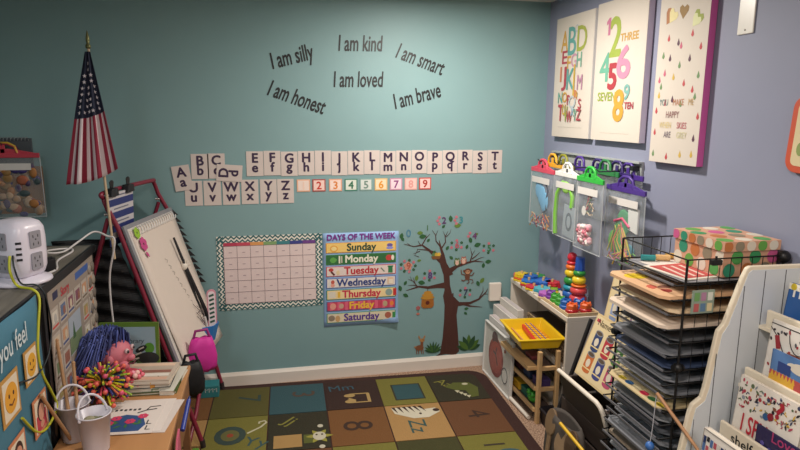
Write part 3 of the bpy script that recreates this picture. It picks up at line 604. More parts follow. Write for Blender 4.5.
B1 = bag('hanging_bag', 3.575, .155, 1.465, .32, 0.350, '#d84a62', 'clear bag with coral hanger and light blue pieces inside, nearest the corner', f_blue)
bag('hanging_bag', 3.24, .163, 1.470, .28, 0.365, '#e8e6e2', 'clear bag with white hanger and a curved lime green piece inside', f_green)
bag('hanging_bag', 2.965, .175, 1.470, .27, 0.380, '#2fae3c', 'clear bag with bright green hanger and pink white beads inside', f_pink)
bag('hanging_bag', 2.765, .09, 1.44, .34, .37, '#4a2f86', 'clear bag with purple hanger, green shapes and yellow strings inside', f_lime)
def emptyhang(y, off, c, lab, z=1.505):
    t = thing('bag_hanger', lab, 'hanger', RW(y, z, off), 'spare plastic bag hangers on the rail'); b = MB(); w = .27; hm = mat(c, .4)
    b.box(-w/2, w/2, -.078, -.052, -.005, .005, hm); b.tube([(x_*w, y_, 0) for x_, y_ in ((-.2, -.055), (-.17, -.018), (-.08, 0), (.08, 0), (.17, -.018), (.2, -.055))], .008, hm, 8); b.box(-.012, .012, -.055, -.02, -.004, .004, hm); b.build('hanger', t, bevel=.002)
    b = MB(); b.grid(lambda u, v: ((u-.5)*w, -.07-.26*(1-v), .003*math.sin(u*9)), 8, 4, clear); b.build('pouch', t)
emptyhang(3.50, .13, '#e0a82c', 'yellow plastic bag hanger just behind the coral one'); emptyhang(3.42, .10, '#8a8a2c', 'olive green bag hanger behind the white one')
emptyhang(3.26, .08, '#4a2f86', 'purple bag hanger between the white and green hangers'); emptyhang(3.0, .07, '#2f7a44', 'dark green bag hanger behind the right purple one')
emptyhang(2.84, .035, '#4a2f86', 'purple bag hanger close to the wall behind the big purple hanger', 1.50); emptyhang(3.13, .04, '#3a2a6a', 'dark purple bag hanger close to the wall behind the green one', 1.50)
emptyhang(2.92, .05, '#3a2a6a', 'dark purple bag hanger nearest the wall at the right end')

# ================================================================== white shelf with toys
whitew = mat('#ddd3c6', .45, var=.03)
SH = T(1.632, 2.985, 0, math.atan2(-.035, .85)*-1*-1)   # local x = into the wall, y = along
SH = Matrix.Translation((1.632, 2.985, 0)) @ Matrix.Rotation(-.03, 4, 'Z')
def shelf():
    t = thing('toy_shelf', 'low white open shelf against the blue wall with toys on top', 'shelf', SH)
    D_, L = .205, .86; H = .64
    MB().box(0, D_, 0, L, H-.028, H, whitew).build('top_board', t, bevel=.003)
    MB().box(.003, D_, 0, .02, 0, H-.028, whitew).build('side_panel', t, bevel=.002); MB().box(.003, D_, L-.02, L, 0, H-.028, whitew).build('side_panel', t, bevel=.002)
    MB().box(.003, D_-.01, .02, L-.02, .31, .335, whitew).build('shelf_board', t, bevel=.002); MB().box(.003, D_-.01, .02, L-.02, .03, .055, whitew).build('shelf_board', t, bevel=.002)
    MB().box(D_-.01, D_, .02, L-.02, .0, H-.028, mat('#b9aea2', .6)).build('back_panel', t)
shelf()
def SP(x, y, z=.641): return SH @ Matrix.Translation((x, y, z))
# tray with peg blocks at the near end
t = thing('peg_tray', 'pale wooden tray holding coloured octagonal blocks, near end of the white shelf', 'toy tray', SP(.005, .006))
b = MB(); wd = mat('#d9bd92', .5, 'wood', .15, 20); b.box(0, .19, 0, .33, 0, .01, wd)
for a in ((0, .006, 0, .33), (.184, .19, 0, .33), (.006, .184, 0, .006), (.006, .184, .324, .33)): b.box(a[0], a[1], a[2], a[3], .01, .02, wd)
b.build('tray', t, bevel=.002)
k = 0
names = {'#e0662f': 'orange', '#2460b0': 'blue', '#3f9a34': 'green', '#c4263a': 'red', '#d8b02c': 'yellow'}
rows_ = [['#e0662f', '#e0662f'], ['#2460b0', '#2460b0'], ['#3f9a34'], ['#3f9a34'], ['#7a3fa0']]
def blockmesh(c, dark):
    b = MB(); m = mat(c, .35)
    b.lathe([(0, 0), (.027, 0), (.0285, .003), (.0285, .014), (.024, .017), (.024, .02)], mat(dark, .35), 8, smooth=False, phase=PI/8)
    b.lathe([(.024, .018), (.025, .034), (.02, .04), (.011, .04), (.011, .03), (0, .03)], m, 8, smooth=False, phase=PI/8)
    for q in range(4): a = q*PI/2; b.ball((.019*math.cos(a), .019*math.sin(a), .04), .0055, m, 8)
    return b
pos_words = ['front row', 'second row', 'third row', 'fourth row', 'back row']; col_words = ['room side', 'wall side']
for r_, rw in enumerate(rows_):
    for q, c in enumerate(rw):
        b = blockmesh(c, '#b02028' if r_ == 0 else c)
        tag(b.build('peg_block', M=SP(.05+.083*q, .046+(.0, .078, .148, .213, .278)[r_], .6525) @ Matrix.Scale(1.15 if r_ > 1 else 1.3, 4)), '%s octagonal stacking block on the wooden tray, %s, %s' % (names.get(c, 'purple'), pos_words[r_], col_words[q]), 'toy block', 'octagonal blocks on the wooden tray')
# ring stackers
def ringstack(x, y, spec, label, base, ballc=None):
    t = thing('ring_stacker', label, 'stacking toy', SP(x, y, .6525)); z = 0
    MB().cyl((0, 0, 0), (0, 0, .012), .047, .047, mat(base, .4), 24).build('base', t, bevel=.002); z = .012
    MB().cyl((0, 0, .012), (0, 0, .012+sum(s[2] for s in spec)), .01, .01, mat('#c9a878', .5)).build('pole', t)
    for c, r, h in spec:
        b = MB(); e = h*.3; b.lathe([(.011, z), (r-e, z), (r, z+e), (r, z+h-e), (r-e, z+h), (.011, z+h), (.011, z)], mat(c, .35), 24); b.build('ring', t); z += h
    if ballc: MB().ball((0, 0, z+.024), .029, mat(ballc, .3), 20).build('ball', t)
    return t
ringstack(.150, .275, [('#2a5fb0', .046, .05), ('#2a8fa8', .044, .032), ('#2f8a3c', .042, .05), ('#e0c02c', .039, .045), ('#e0702c', .035, .03), ('#c8303c', .031, .02)], 'rainbow ring stacker with red ball on top, far one of the two towers', '#2a5fb0', '#c82a3c')
ringstack(.150, .177, [('#c8404c', .05, .05), ('#d84a4c', .047, .05), ('#e0702c', .044, .012), ('#e6c82c', .039, .05), ('#2f8a3c', .035, .035)], 'tall stacking tower with blue top and red bottom rings, near one of the two', '#d8744c')
MB_ = bpy.data.objects['ring_stacker.001']
MB().cyl((0, 0, .209), (0, 0, .285), .03, .026, mat('#2550a8', .35), 8, smooth=False).build('top_block', MB_, bevel=.002)
# flower gears on boards at the far end
def gearstack(x, y, cols, label, r=.045, h0=0):
    t = thing('gear_stack', label, 'stacking toy', SP(x, y, .641+h0) @ Matrix.Scale(1.22, 4)); z = 0
    MB().cyl((0, 0, 0), (0, 0, .01*len(cols)+.012), .007, .007, mat('#c9a878', .5)).build('peg', t)
    for i, c in enumerate(cols):
        n = 8; P = []
        for k in range(n*4):
            a = 2*PI*k/(n*4)+i*.3; rr = r*(1-.06*i)*(1+.1*math.cos(n*a)); P.append((rr*math.cos(a), rr*math.sin(a)))
        b = MB(); b.prism(P, z, z+.009, mat(c, .35)); b.build('layer', t, bevel=.0015); z += .01
GS = [(.05, .785, ['#e0c02c', '#e06a3c', '#e0c02c', '#e0c02c'], 'yellow and orange gear stack beside the coral tub'), (.09, .73, ['#e0c02c', '#c8303c', '#2a5fb0', '#2a5fb0'], 'blue topped gear stack near the coral tub'), (.155, .765, ['#2f8a3c', '#e0c02c', '#2f8a3c'], 'green topped gear stack against the wall, farthest'),
      (.05, .66, ['#c8303c', '#e0c02c', '#2a6fc0'], 'gear stack in red, yellow and blue at the room edge'), (.155, .665, ['#2550a8', '#2f8a3c', '#2550a8'], 'dark blue and green gear stack against the wall'), (.115, .585, ['#2f8a3c', '#e0702c', '#2550a8', '#3a6fc8'], 'broad dark blue gear stack in the middle of the shelf top'),
      (.045, .565, ['#e0c02c', '#c8303c'], 'low red topped gear stack at the room edge'), (.06, .475, ['#d8d0c0', '#3a9ab0', '#5ab0c0'], 'light blue gear stack at the room edge'), (.12, .5, ['#e0c02c', '#7fb03c'], 'lime topped gear stack before the ring tower'),
      (.05, .375, ['#e6c8a0', '#8a4aa8', '#b86ac0'], 'purple topped gear stack at the room edge'), (.165, .555, ['#2a5fb0', '#c8303c', '#c8303c', '#c8303c'], 'tall narrow red gear stack against the wall')]
for x, y, c, l in GS: gearstack(x, y, c, l+' of the white shelf', r=.046 if 'broad' not in l else .05 if 'narrow' not in l else .03)
b = MB(); b.lathe([(0, 0), (.03, 0), (.034, .004), (.034, .036), (.031, .04), (0, .04)], mat('#d8705c', .4), 24)
tag(b.build('coral_tub', M=SP(.04, .838-.02)), 'round coral pink tub at the far end of the white shelf top', 'tub')
# basket inside the shelf, blocks inside
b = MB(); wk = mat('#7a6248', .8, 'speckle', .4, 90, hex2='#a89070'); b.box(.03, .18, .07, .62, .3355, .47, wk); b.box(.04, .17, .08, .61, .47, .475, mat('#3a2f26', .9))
tag(b.build('fabric_bin', M=SH, bevel=.012), 'brown patterned fabric bin on the middle level of the white shelf', 'bin')
# yellow bin and xylophone
BN = T(1.415, 3.08, .4355, -.09)
def openbox(b, w, l, h, t_, m, flare=.02, rim=.012):
    v = []
    def ring(z, e): return [(-e, -e, z), (w+e, -e, z), (w+e, l+e, z), (-e, l+e, z)]
    R_ = [ring(0, 0), ring(h, flare), ring(h, flare+rim), ring(h-.006, flare+rim), ]
    inner = [ring(h, flare), ring(t_, -t_+.0)]
    V = []; [V.extend(r) for r in (ring(0, 0), ring(h-.008, flare*.95), ring(h-.008, flare+rim), ring(h, flare+rim), ring(h, flare-t_), ring(t_, -t_))]
    F_ = [(3, 2, 1, 0)]
    for i in range(5):
        for k in range(4): F_.append((i*4+k, i*4+(k+1) % 4, (i+1)*4+(k+1) % 4, (i+1)*4+k))
    F_.append((20, 21, 22, 23)); b.add(V, F_, m)
b = MB(); openbox(b, .215, .31, .065, .004, mat('#e0b81c', .35)); tag(b.build('yellow_bin', M=BN, bevel=.002), 'shallow bright yellow plastic bin jutting out of the white shelf', 'bin')
t = thing('xylophone', 'red and yellow toy xylophone lying in the yellow bin', 'toy', T(1.50, 3.09, .4435, -.09))
b = MB(); b.prism([(0, 0), (.11, 0), (.09, .3), (.02, .3)], 0, .028, mat('#c8302c', .35)); b.build('frame', t, bevel=.004)
for k in range(8): b = MB(); w_ = .04-.002*k; b.box(.055-w_, .055+w_, .015+.035*k, .04+.035*k, .029, .034, mat('#e0a824', .35)); b.build('bar', t, bevel=.001)
for x_ in (.04, .07): MB().box(x_-.002, x_+.002, .01, .29, .0345, .0365, '#4a3fa0').build('cord', t)
b = MB(); b.cyl((0, 0, 0), (.02, .26, .0), .0045, .0045, mat('#c98a5c', .5)); b.ball((0, 0, 0), .014, mat('#5a3fa0', .4)); tag(b.build('mallet', M=T(1.455, 3.11, .456)), 'toy mallet with purple head lying in the yellow bin', 'mallet')

# pale wooden rack in front of the shelf
def wood_rack():
    t = thing('wooden_rack', 'small pale wooden rack with tilted shelves in front of the white shelf', 'rack', T(1.44, 3.03, 0))
    wd = mat('#c8a373', .5, 'wood', .2, 24); L = .43
    def post(x, y, h): MB().box(x, x+.022, y, y+.028, 0, h, wd).build('post', t, bevel=.003)
    post(.055, -.01, .433); post(.055, L, .405); post(.165, -.01, .433); post(.165, L, .405)
    for z in (.075, .205, .33):
        b = MB(); b.box(0 if z > .3 else .045, .06, .018, L, z-.012, z+.012, wd)
        b.build('rail', t, bevel=.003)
        b = MB(); b.box(.078, .165, .0, .02, z-.014, z+.010, wd); b.build('rail', t, bevel=.003)
        b = MB(); b.box(.06, .165, .02, L, z-.006, z-.001, mat('#5a4a44', .8)); b.build('tray_board', t)
    b = MB(); b.tube([(.036, .05, .014), (.03, .31, .014)], .012, whitew); b.build('rod', t)
wood_rack()
for i, (x, y, z, c, n) in enumerate([(1.53, 3.14, .078, '#3f9a34', 'bright green'), (1.55, 3.24, .078, '#2a6a5a', 'teal'), (1.545, 3.35, .078, '#d8a82c', 'yellow'), (1.55, 3.09, .208, '#3a2a5a', 'dark purple'), (1.55, 3.22, .208, '#2a3a5a', 'navy'), (1.55, 3.36, .208, '#5a2a2a', 'maroon'), (1.55, 3.2, .333, '#7a3a3a', 'dusty red')]):
    b = MB()
    if i == 0:
        b.ball((0, 0, .035), (.035, .045, .033), mat(c, .5)); b.ball((-.02, -.03, .062), .018, mat(c, .5)); b.ball((-.02, .02, .062), .018, mat(c, .5)); b.ball((-.032, -.032, .068), .006, BLACK); b.ball((-.032, .018, .068), .006, BLACK)
        tag(b.build('frog_toy', M=T(x, y, z-.002)), 'bright green toy frog on the lowest shelf of the wooden rack', 'toy'); continue
    b.box(-.035, .035, -.045, .045, 0, .045 if i < 6 else .02, mat(c, .6)); b.box(-.037, .037, -.047, .047, (.045 if i < 6 else .02)-.012, (.045 if i < 6 else .02)+.002, mat(c, .5))
    tag(b.build('small_box', M=T(x, y, z+.0), bevel=.003), '%s small box lying on the %s shelf of the wooden rack' % (n, ('lowest', 'lowest', 'lowest', 'middle', 'middle', 'middle', 'top')[i]), 'box', 'small boxes in the wooden rack')
# puzzle sheet with red figure
def puzzle():
    M = frame((1.475, 3.80, .004), (0, -1, 0), (.03, 0, 1)); t = thing('clear_puzzle_case', 'clear flat case with a round red figure, standing on the carpet', 'puzzle', M)
    W, H = .46, .352
    b = MB(); b.box(0, W, 0, H, 0, .008, pap('#dedad2')); 
    r_ = mat('#8f3424', .6); b.ell(.2, .17, .125, .13, r_, .0095, 28); b.ell(.2, .17, .1, .105, mat('#a8412c', .6), .0102, 28); b.ell(.17, .29, .05, .045, mat('#5a2f2a', .6), .0098, 20)
    b.stroke([(.24, .13), (.2, .19), (.16, .2)], .012, mat('#2a201c', .6), .0112); b.stroke([(.2, .19), (.21, .24)], .01, mat('#2a201c', .6), .0112)
    P = [(.36+.045*math.cos(a*.4), .11+.05*math.sin(a*.4)) for a in range(17)]; b.stroke(P, .006, mat('#3a3a3c', .6), .0105); b.stroke([(.33, .26), (.36, .27)], .02, mat('#b0513c', .6), .0105)
    b.build('picture', t)
    b = MB(); b.box(-.004, W+.004, -.003, H+.004, .0125, .0135, mat('#dfe3e6', .15, alpha=.06)); b.build('cover', t)
    b = MB(); e = mat('#d2d0cc', .3)
    for a in ((-.008, 0, -.004, H+.008), (W, W+.008, -.004, H+.008), (0, W, H, H+.008), (0, W, -.004, .004)): b.box(a[0], a[1], a[2], a[3], -.002, .018, e)
    b.build('edge', t, bevel=.002)
puzzle()
for i, (x, y0, y1, h, lab, c) in enumerate([(1.494, 3.44, 3.80, .40, 'white foam board standing behind the red figure puzzle, lowest of three', '#cfcac6'), (1.543, 3.50, 3.855, .455, 'white foam board standing second from the puzzle', '#d6cfc8'), (1.592, 3.56, 3.86, .50, 'tallest white foam board standing beside the white shelf', '#d6d0c8')]):
    b = MB(); b.box(0, .045, 0, y1-y0, 0, h, mat(c, .6)); b.box(.008, .037, .01, y1-y0-.01, h, h+.004, mat('#b9b0b0', .7))
    tag(b.build('foam_board', M=T(x, y0, 0), bevel=.004), lab, 'board', 'foam boards standing by the corner')

# ================================================================== between shelf and wire rack
# dark crate with grooves
CR = T(1.465, 2.27, 0, .0)
def crate():
    t = thing('dark_crate', 'dark brown slatted crate standing behind the white rimmed panel', 'crate', CR); m = mat('#3a2e28', .7, 'wood', .3, 14)
    for z in (.02, .13, .24, .35): MB().box(0, .014, 0, .42, z, z+.095, m).build('slat', t, bevel=.003)
    for z in (.02, .13, .24, .35): MB().box(.014, .3, .406, .42, z, z+.095, m).build('slat', t, bevel=.003)
    MB().box(.286, .3, 0, .406, .0, .44, m).build('back_panel', t); MB().box(.014, .286, 0, .406, .0, .02, m).build('bottom', t)
    for y in (0, .38): MB().box(.0145, .03, y, y+.025, 0.02, .45, m).build('corner_post', t)
crate()
# picture boards with paint cans, leaning back
def canboard(M, W, H, n1, n2, label, cols, word=None):
    b = MB(); b.box(0, W, 0, H, 0, .006, pap('#d2b98a')); b.rect(W/2, H/2, W-.02, H-.02, pap('#dcc79c'), .0066)
    for r_ in range(n2):
        for q in range(n1):
            cx = .03+(W-.06)*(q+.5)/n1; cy = .03+(H-.1)*(r_+.5)/n2; w_ = (W-.07)/n1*.36; h_ = (H-.1)/n2*.38; c = cols[(r_*n1+q) % len(cols)]
            b.rect(cx, cy, w_*2, h_*2, mat(c, .6), .0074); b.ell(cx, cy-h_, w_, .012, mat(c, .6), .0074); b.ell(cx, cy+h_, w_, .014, mat('#8a8a90', .4), .0082); b.ell(cx, cy+h_, w_*.8, .009, mat('#5a4a3c', .5), .0088)
            b.ell(cx, cy-.004, w_*.55, h_*.5, mat('#d8ccb8', .6), .0082); b.rect(cx, cy-h_*.75, w_*2, .006, mat('#e0c890', .6), .0082)
    if word: b.text(word, .085, H-.05, .045, mat('#3a2a1c', .6), .008); b.rect(.03, H-.03, .03, .015, mat('#b8404c', .6), .0074)
    return tag(b.build('can_picture_board', M=M), label, 'picture board')
cols = ['#2f3f6a', '#b0303c', '#c06a34', '#3a3f7a', '#a83a4c', '#c98a3c']
canboard(frame((1.483, 2.60, .50), (0, -1, 0), (.10, 0, .27)), .33, .315, 3, 2, 'cream board with pictures of coloured paint cans standing in the dark crate', ['#c06a34', '#3a3f7a', '#b04a6a', '#2f3f6a', '#b0303c', '#4a7a3c'], 'Name')
canboard(frame((1.56, 2.60, .46), (0, -1, 0), (.10, 0, .50)), .30, .53, 3, 3, 'second cream board with pale pictures rising behind the paint can board', ['#c98a7a', '#8a9ac0', '#b0a08a', '#9a7a9a', '#a8b09a'])
b = MB(); b.tube([(1.46, 2.72, .22), (1.61, 2.70, .73)], .011, mat('#1c1a1c', .5)); 
tag(b.build('black_rod'), 'slanting black rod leaning against the near end of the white shelf', 'rod')
# panel with white rim
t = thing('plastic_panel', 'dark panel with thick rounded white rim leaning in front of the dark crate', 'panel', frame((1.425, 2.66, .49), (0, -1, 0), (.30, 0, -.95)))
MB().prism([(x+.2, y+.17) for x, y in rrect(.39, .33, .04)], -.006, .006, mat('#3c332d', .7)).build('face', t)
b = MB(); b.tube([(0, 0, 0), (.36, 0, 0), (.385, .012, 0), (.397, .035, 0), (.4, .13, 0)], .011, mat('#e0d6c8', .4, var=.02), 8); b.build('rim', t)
# paddles and bag below
def paddle(x, y, z, a, c, label, tilt=.25):
    b = MB(); b.T = frame((0, 0, 0), (0, -1, 0), (tilt, 0, 1)) @ Matrix.Rotation(a, 4, 'Z')
    m = mat(c, .6, 'wood', .3, 20); b.prism([(.05*math.cos(q*PI/8), .1+.065*math.sin(q*PI/8)) for q in range(16)], 0, .012, m); b.box(-.013, .013, -.09, .05, 0, .012, m)
    tag(b.build('wooden_paddle', M=T(x, y, z), bevel=.003), label, 'paddle', 'wooden paddles in the dark bag')
def darkbag():
    b = MB(); m = mat('#4a433e', .85, var=.25, scale=15, bump=.5)
    prof = [(.0, 0), (.9, .0), (1.05, .25), (1.0, .6), (.85, .9), (.7, 1.0), (.62, .94), (.7, .6), (.0, .55)]
    n = 20
    v = [(.12*r*math.cos(2*PI*k/n)*(1+.06*math.sin(3*k)), .2*r*math.sin(2*PI*k/n), .33*z+.004*math.sin(k*.9)*(z > .8)) for r, z in prof for k in range(n)]
    b.add(v, [(i*n+k, i*n+(k+1) % n, (i+1)*n+(k+1) % n, (i+1)*n+k) for i in range(len(prof)-1) for k in range(n)], m, True)
    tag(b.build('grey_bag', M=T(1.395, 2.50, .0) @ Matrix.Diagonal((.45, .9, .95, 1))), 'soft dark grey brown bag on the floor under the white rimmed panel', 'bag')
darkbag()
paddle(1.335, 2.545, .17, .25, '#7a6248', 'brown wooden paddle sticking up at the left of the grey bag'); paddle(1.33, 2.48, .13, -.3, '#8a7258', 'light wooden paddle in the middle of the grey bag'); paddle(1.335, 2.38, .16, -.1, '#5a4534', 'dark wooden paddle at the right of the grey bag')
b = MB(); b.cyl((1.325, 2.43, .335), (1.34, 2.24, .30), .008, .008, mat('#d8ac24', .4), 8); tag(b.build('yellow_stick'), 'bright yellow stick lying across the grey bag', 'stick')
b = MB(); openbox(b, .2, .22, .1, .004, mat('#232024', .5), .01, .01); tag(b.build('black_basket', M=T(1.53, 2.80, .0)), 'black open basket on the floor beside the wooden rack', 'basket')
b = MB(); b.ball((0, 0, .03), (.03, .03, .028), mat('#8a5a48', .6)); tag(b.build('brown_ball', M=T(1.60, 2.93, .004)), 'small brown ball inside the black basket', 'ball')
b = MB(); b.cyl((0, 0, 0), (.03, -.06, .1), .008, .008, mat('#c04a6a', .5)); tag(b.build('pink_marker', M=T(1.57, 2.86, .008)), 'pink marker sticking up from the black basket', 'marker')

# ================================================================== black wire rack
RX0, RX1, RY0, RY1 = 1.45, 1.85, 1.83, 2.226
blk = mat('#161618', .45, metal=.2); LV = []
def wire_rack():
    t = thing('wire_rack', 'tall black wire rack of many stacked trays before the blue wall', 'rack', T(RX0, RY0, 0)); w_, l_ = RX1-RX0, RY1-RY0
    for x in (0, w_):
        for y in (0, l_):
            p = MB().tube([(x, y, .0), (x, y, 1.25)], .0045, blk).build('post', t)
            for z in (.05, .45, .85, 1.245):
                if z > 1 and not (x > 0 and y == 0): continue
                b = MB(); b.ball((x, y, z), .02 if z < 1 else .024, blk, 12); b.cyl((x-.02, y, z), (x+.02, y, z), .013, .013, blk, 10); b.build('knob', p)
    for z in (1.25, 1.165):
        MB().tube([(0, 0, z), (w_, 0, z), (w_, l_, z), (0, l_, z)], .003, blk, 6, closed=True).build('rim_wire', t)
    b = MB()
    for k in range(1, 9):
        MB().tube([(w_*k/9, 0, 1.165), (w_*k/9, 0, 1.25)], .0016, blk, 5).build('guard_wire', t); MB().tube([(w_*k/9, l_, 1.165), (w_*k/9, l_, 1.25)], .0016, blk, 5).build('guard_wire', t)
    b = MB()
    for k in range(0, 8): b.tube([(w_*k/8, -.002, .05), (w_*k/8, -.002, 1.165)], .0013, blk, 5)
    for k in range(0, 8): b.tube([(w_, l_*k/8, .05), (w_, l_*k/8, 1.165)], .0013, blk, 5)
    b.build('side_mesh', t)
    z = 1.155; i = 0
    while z > .12:
        LV.append(z); b = MB(); e = .03+.006*((i*5) % 4)
        x0 = -e; P = [(x0, .01, z), (w_-.01, .01, z), (w_-.01, l_-.01, z), (x0, l_-.01, z)]
        b.tube(P, .0035, blk, 6, closed=True)
        for k in range(1, 12): b.tube([(x0+(w_-.01-x0)*k/12, .01, z-.002), (x0+(w_-.01-x0)*k/12, l_-.01, z-.002)], .0014, blk, 4)
        for k in range(1, 5): b.tube([(x0, l_*k/5, z-.002), (w_-.01, l_*k/5, z-.002)], .0014, blk, 4)
        b.build('wire_shelf', t)
        c = MB(); c.box(x0-.005, x0+.0, .02, l_-.02, z-.003, z+.005, mat('#6a6a70', .4)); c.build('shelf_clip', t)
        i += 1; z -= .0525 if i > 3 else .055
wire_rack()
CONT = ['#8a8a90', '#dcb088', '#e2c8a4', '#d8c6b4', '#5a5c60', '#7c7e84', '#3c4a68', '#86888e', '#7e8086', '#c8b48a', '#8a8c90', '#5a5c62', '#86888e', '#7c7e84', '#9a8a78', '#8a8c90', '#6c6e74', '#8a8478', '#84868c', '#7a7c80', '#84868c']
NM = ['grey', 'tan', 'cream', 'beige', 'black', 'charcoal', 'navy blue', 'grey', 'grey', 'cream', 'grey', 'dark', 'grey', 'charcoal', 'brown', 'grey', 'dark', 'taupe', 'grey', 'charcoal', 'grey']
ORD = ['top', 'second', 'third', 'fourth', 'fifth', 'sixth', 'seventh', 'eighth', 'ninth', 'tenth', 'eleventh', 'twelfth', 'thirteenth', 'fourteenth', 'fifteenth', 'sixteenth', 'seventeenth', 'eighteenth', 'nineteenth', 'twentieth', 'twenty-first']
for i, z in enumerate(LV):
    e = (.0, .075, .03, .07)[i] if i < 4 else .012+.01*((i*3) % 4)
    if i == 9: e = .05
    x0 = -e; x1 = RX1-RX0-.03; l_ = RY1-RY0; b = MB()
    P = [(x0+.03, .015), (x1, .015), (x1, l_-.015), (x0+.03, l_-.015), (x0, l_-.045), (x0, .045)]
    th = .012 if i in (1, 2, 3) else .005
    if i in (1, 2, 3): P = [(x0+.025, .012), (x1, .012), (x1, l_-.012), (x0+.025, l_-.012), (x0, l_-.04), (x0, .04)]
    b.prism(P, .0045, .0045+th, mat(CONT[i], .6, var=.1)); extra = ''
    tz = .0045+th+.0008
    if i == 1:
        b.ell(.0, .29, .05, .04, mat('#e0c020', .5), tz); 
        for q, c in enumerate(('#a83a34', '#d89a7a', '#8a5a4a', '#c8604c', '#e0b8a0')): b.leaf(-.02+.03*(q % 3), .06+.035*q, .06, .04, 1.2+q, mat(c, .6), tz)
        extra = ' with yellow and red painting'
    if i == 9:
        for q, c in enumerate(('#c9b02c', '#3a6a3c', '#c8304c', '#d8c8a0', '#2a5a8a', '#b8a02c')): b.ell(-.02, .05+.05*q, .015, .022, mat(c, .6), tz)
        extra = ' with coloured dots'
    if i == 0:
        b.rect(.2, .2, .3, .3, pap('#d8cfc8'), tz, rot=.15)
    tag(b.build('paper_board', M=T(RX0, RY0, z)), '%s sheet%s in the black wire rack, on its %s shelf' % (NM[i], extra, ORD[i]), 'board', 'sheets stored in the wire rack')
# papers on top + box
b = MB(); b.box(0, .28, 0, .22, 0, .003, pap('#e0d8cc')); b.rect(.14, .11, .25, .19, pap('#c0504c'), .0036); 
for k in range(5): b.stroke([(.03+.04*k, .03), (.06+.04*k, .18)], .012, pap('#dfc4b8'), .0043)
tag(b.build('red_print_sheet', M=T(1.475, 1.86, LV[0]+.0115, .12)), 'white sheet with red printed pattern on top of the wire rack', 'paper')
def polka():
    M = T(1.618, 1.856, LV[0]+.017, .0); w_, l_, h = .228, .27, .125
    t = thing('polka_dot_box', 'cardboard box with lid and big coloured polka dots on top of the wire rack', 'box', M)
    base = mat('#cc9c80', .6, var=.04); dots = ['#3a9058', '#d6ccbb', '#c85a8c', '#5f9e44', '#2f8a6c', '#d8d0c0', '#b9703c', '#4f9a50', '#8a7f6a']
    def dotface(b, fr, W, H, r, seed, zt=.0008):
        old = b.T; b.T = fr; n = max(2, int(W/(r*2.35))); k = 0; rr = random.Random(seed); m_ = max(1, round(H/(r*2.1)))
        for j in range(m_):
            for i in range(n):
                cx = W*(i+.5+(.25 if j % 2 else -.15))/n; cy = H*(j+.5)/m_; q = min(r, H/2*.98)
                P = [(min(W-.001, max(.001, cx+r*.95*math.cos(a*PI/8))), min(H-.0005, max(.0005, cy+r*math.sin(a*PI/8)))) for a in range(16)]
                b.prism(P, 0, zt, mat(dots[(i*2+j*3+seed) % len(dots)], .6)); k += 1
        b.T = old
    b = MB(); b.box(0, w_, 0, l_, 0, h, base)
    dotface(b, frame((-.0004, l_, 0), (0, -1, 0), (0, 0, 1)), l_, h-.03, .026, 1); dotface(b, frame((0, -.0004, 0), (1, 0, 0), (0, 0, 1)), w_, h-.03, .026, 4); b.build('box_body', t)
    b = MB(); e = .006; b.box(-e, w_+e, -e, l_+e, h-.03, h+.006, base)
    dotface(b, frame((-e-.0004, l_+e, h-.03), (0, -1, 0), (0, 0, 1)), l_+2*e, .036, .02, 2); dotface(b, frame((-e, -e-.0004, h-.03), (1, 0, 0), (0, 0, 1)), w_+2*e, .036, .02, 6); dotface(b, frame((-e, -e, h+.0062), (1, 0, 0), (0, 1, 0)), w_+2*e, l_+2*e, .03, 3)
    b.build('lid', t)
polka()
b = MB(); b.box(0, .055, 0, .004, 0, .07, clear2); b.rect(.0, 0, .001, .001, mat('#888888'))
b = MB(); b.box(0, .09, -.004, 0, 0, .085, pap('#8a9a8c'))
for k, c in enumerate(('#b05a5a', '#5a7a9a', '#d8c8a0', '#6a9a5c', '#a87a9a', '#d0d4cc')):
    b.T = frame((0, -.0042, 0), (1, 0, 0), (0, 0, 1)); b.rect(.018+.027*(k % 3), .022+.04*(k//3), .02, .03, mat(c, .5), .0012); b.T = Matrix()
tag(b.build('picture_tag', M=T(1.475, RY0-.006, 1.055)), 'small pale picture card hung on the front of the wire rack', 'card')
b = MB(); b.box(0, .04, 0, .02, 0, .02, blk); b.cyl((.02, .01, .02), (.02, .01, .032), .004, .004, blk); tag(b.build('black_clip', M=T(1.53, RY0-.028, 1.232), bevel=.003), 'black clip gripping the top wire of the rack front', 'clip')
for k, (x, y, c, n) in enumerate([(1.50, 2.17, '#2a8a8c', 'teal'), (1.56, 2.16, '#d8b078', 'tan'), (1.62, 2.18, '#c9a050', 'ochre')]):
    b = MB(); b.cyl((0, 0, 0), (.05, -.02, .0), .012, .012, mat(c, .5)); tag(b.build('craft_roll', M=T(x, y, LV[0]+.024)), '%s craft roll lying at the back of the top shelf of the wire rack' % n, 'craft supply', 'craft rolls on the wire rack')
# stick and string with blue bead
b = MB(); b.cyl((1.395, 1.86, .745), (1.46, 1.70, .60), .007, .006, mat('#b98a64', .5), 8); b.tube([(1.395, 1.86, .745), (1.39, 1.86, .60), (1.385, 1.86, .55)], .0015, pap('#b8b8c0'), 5)
b.ball((1.385, 1.86, .535), .017, mat('#3a6ab0', .4)); tag(b.build('stick_toy'), 'thin wooden stick with a string and blue ball at the wire rack', 'toy')

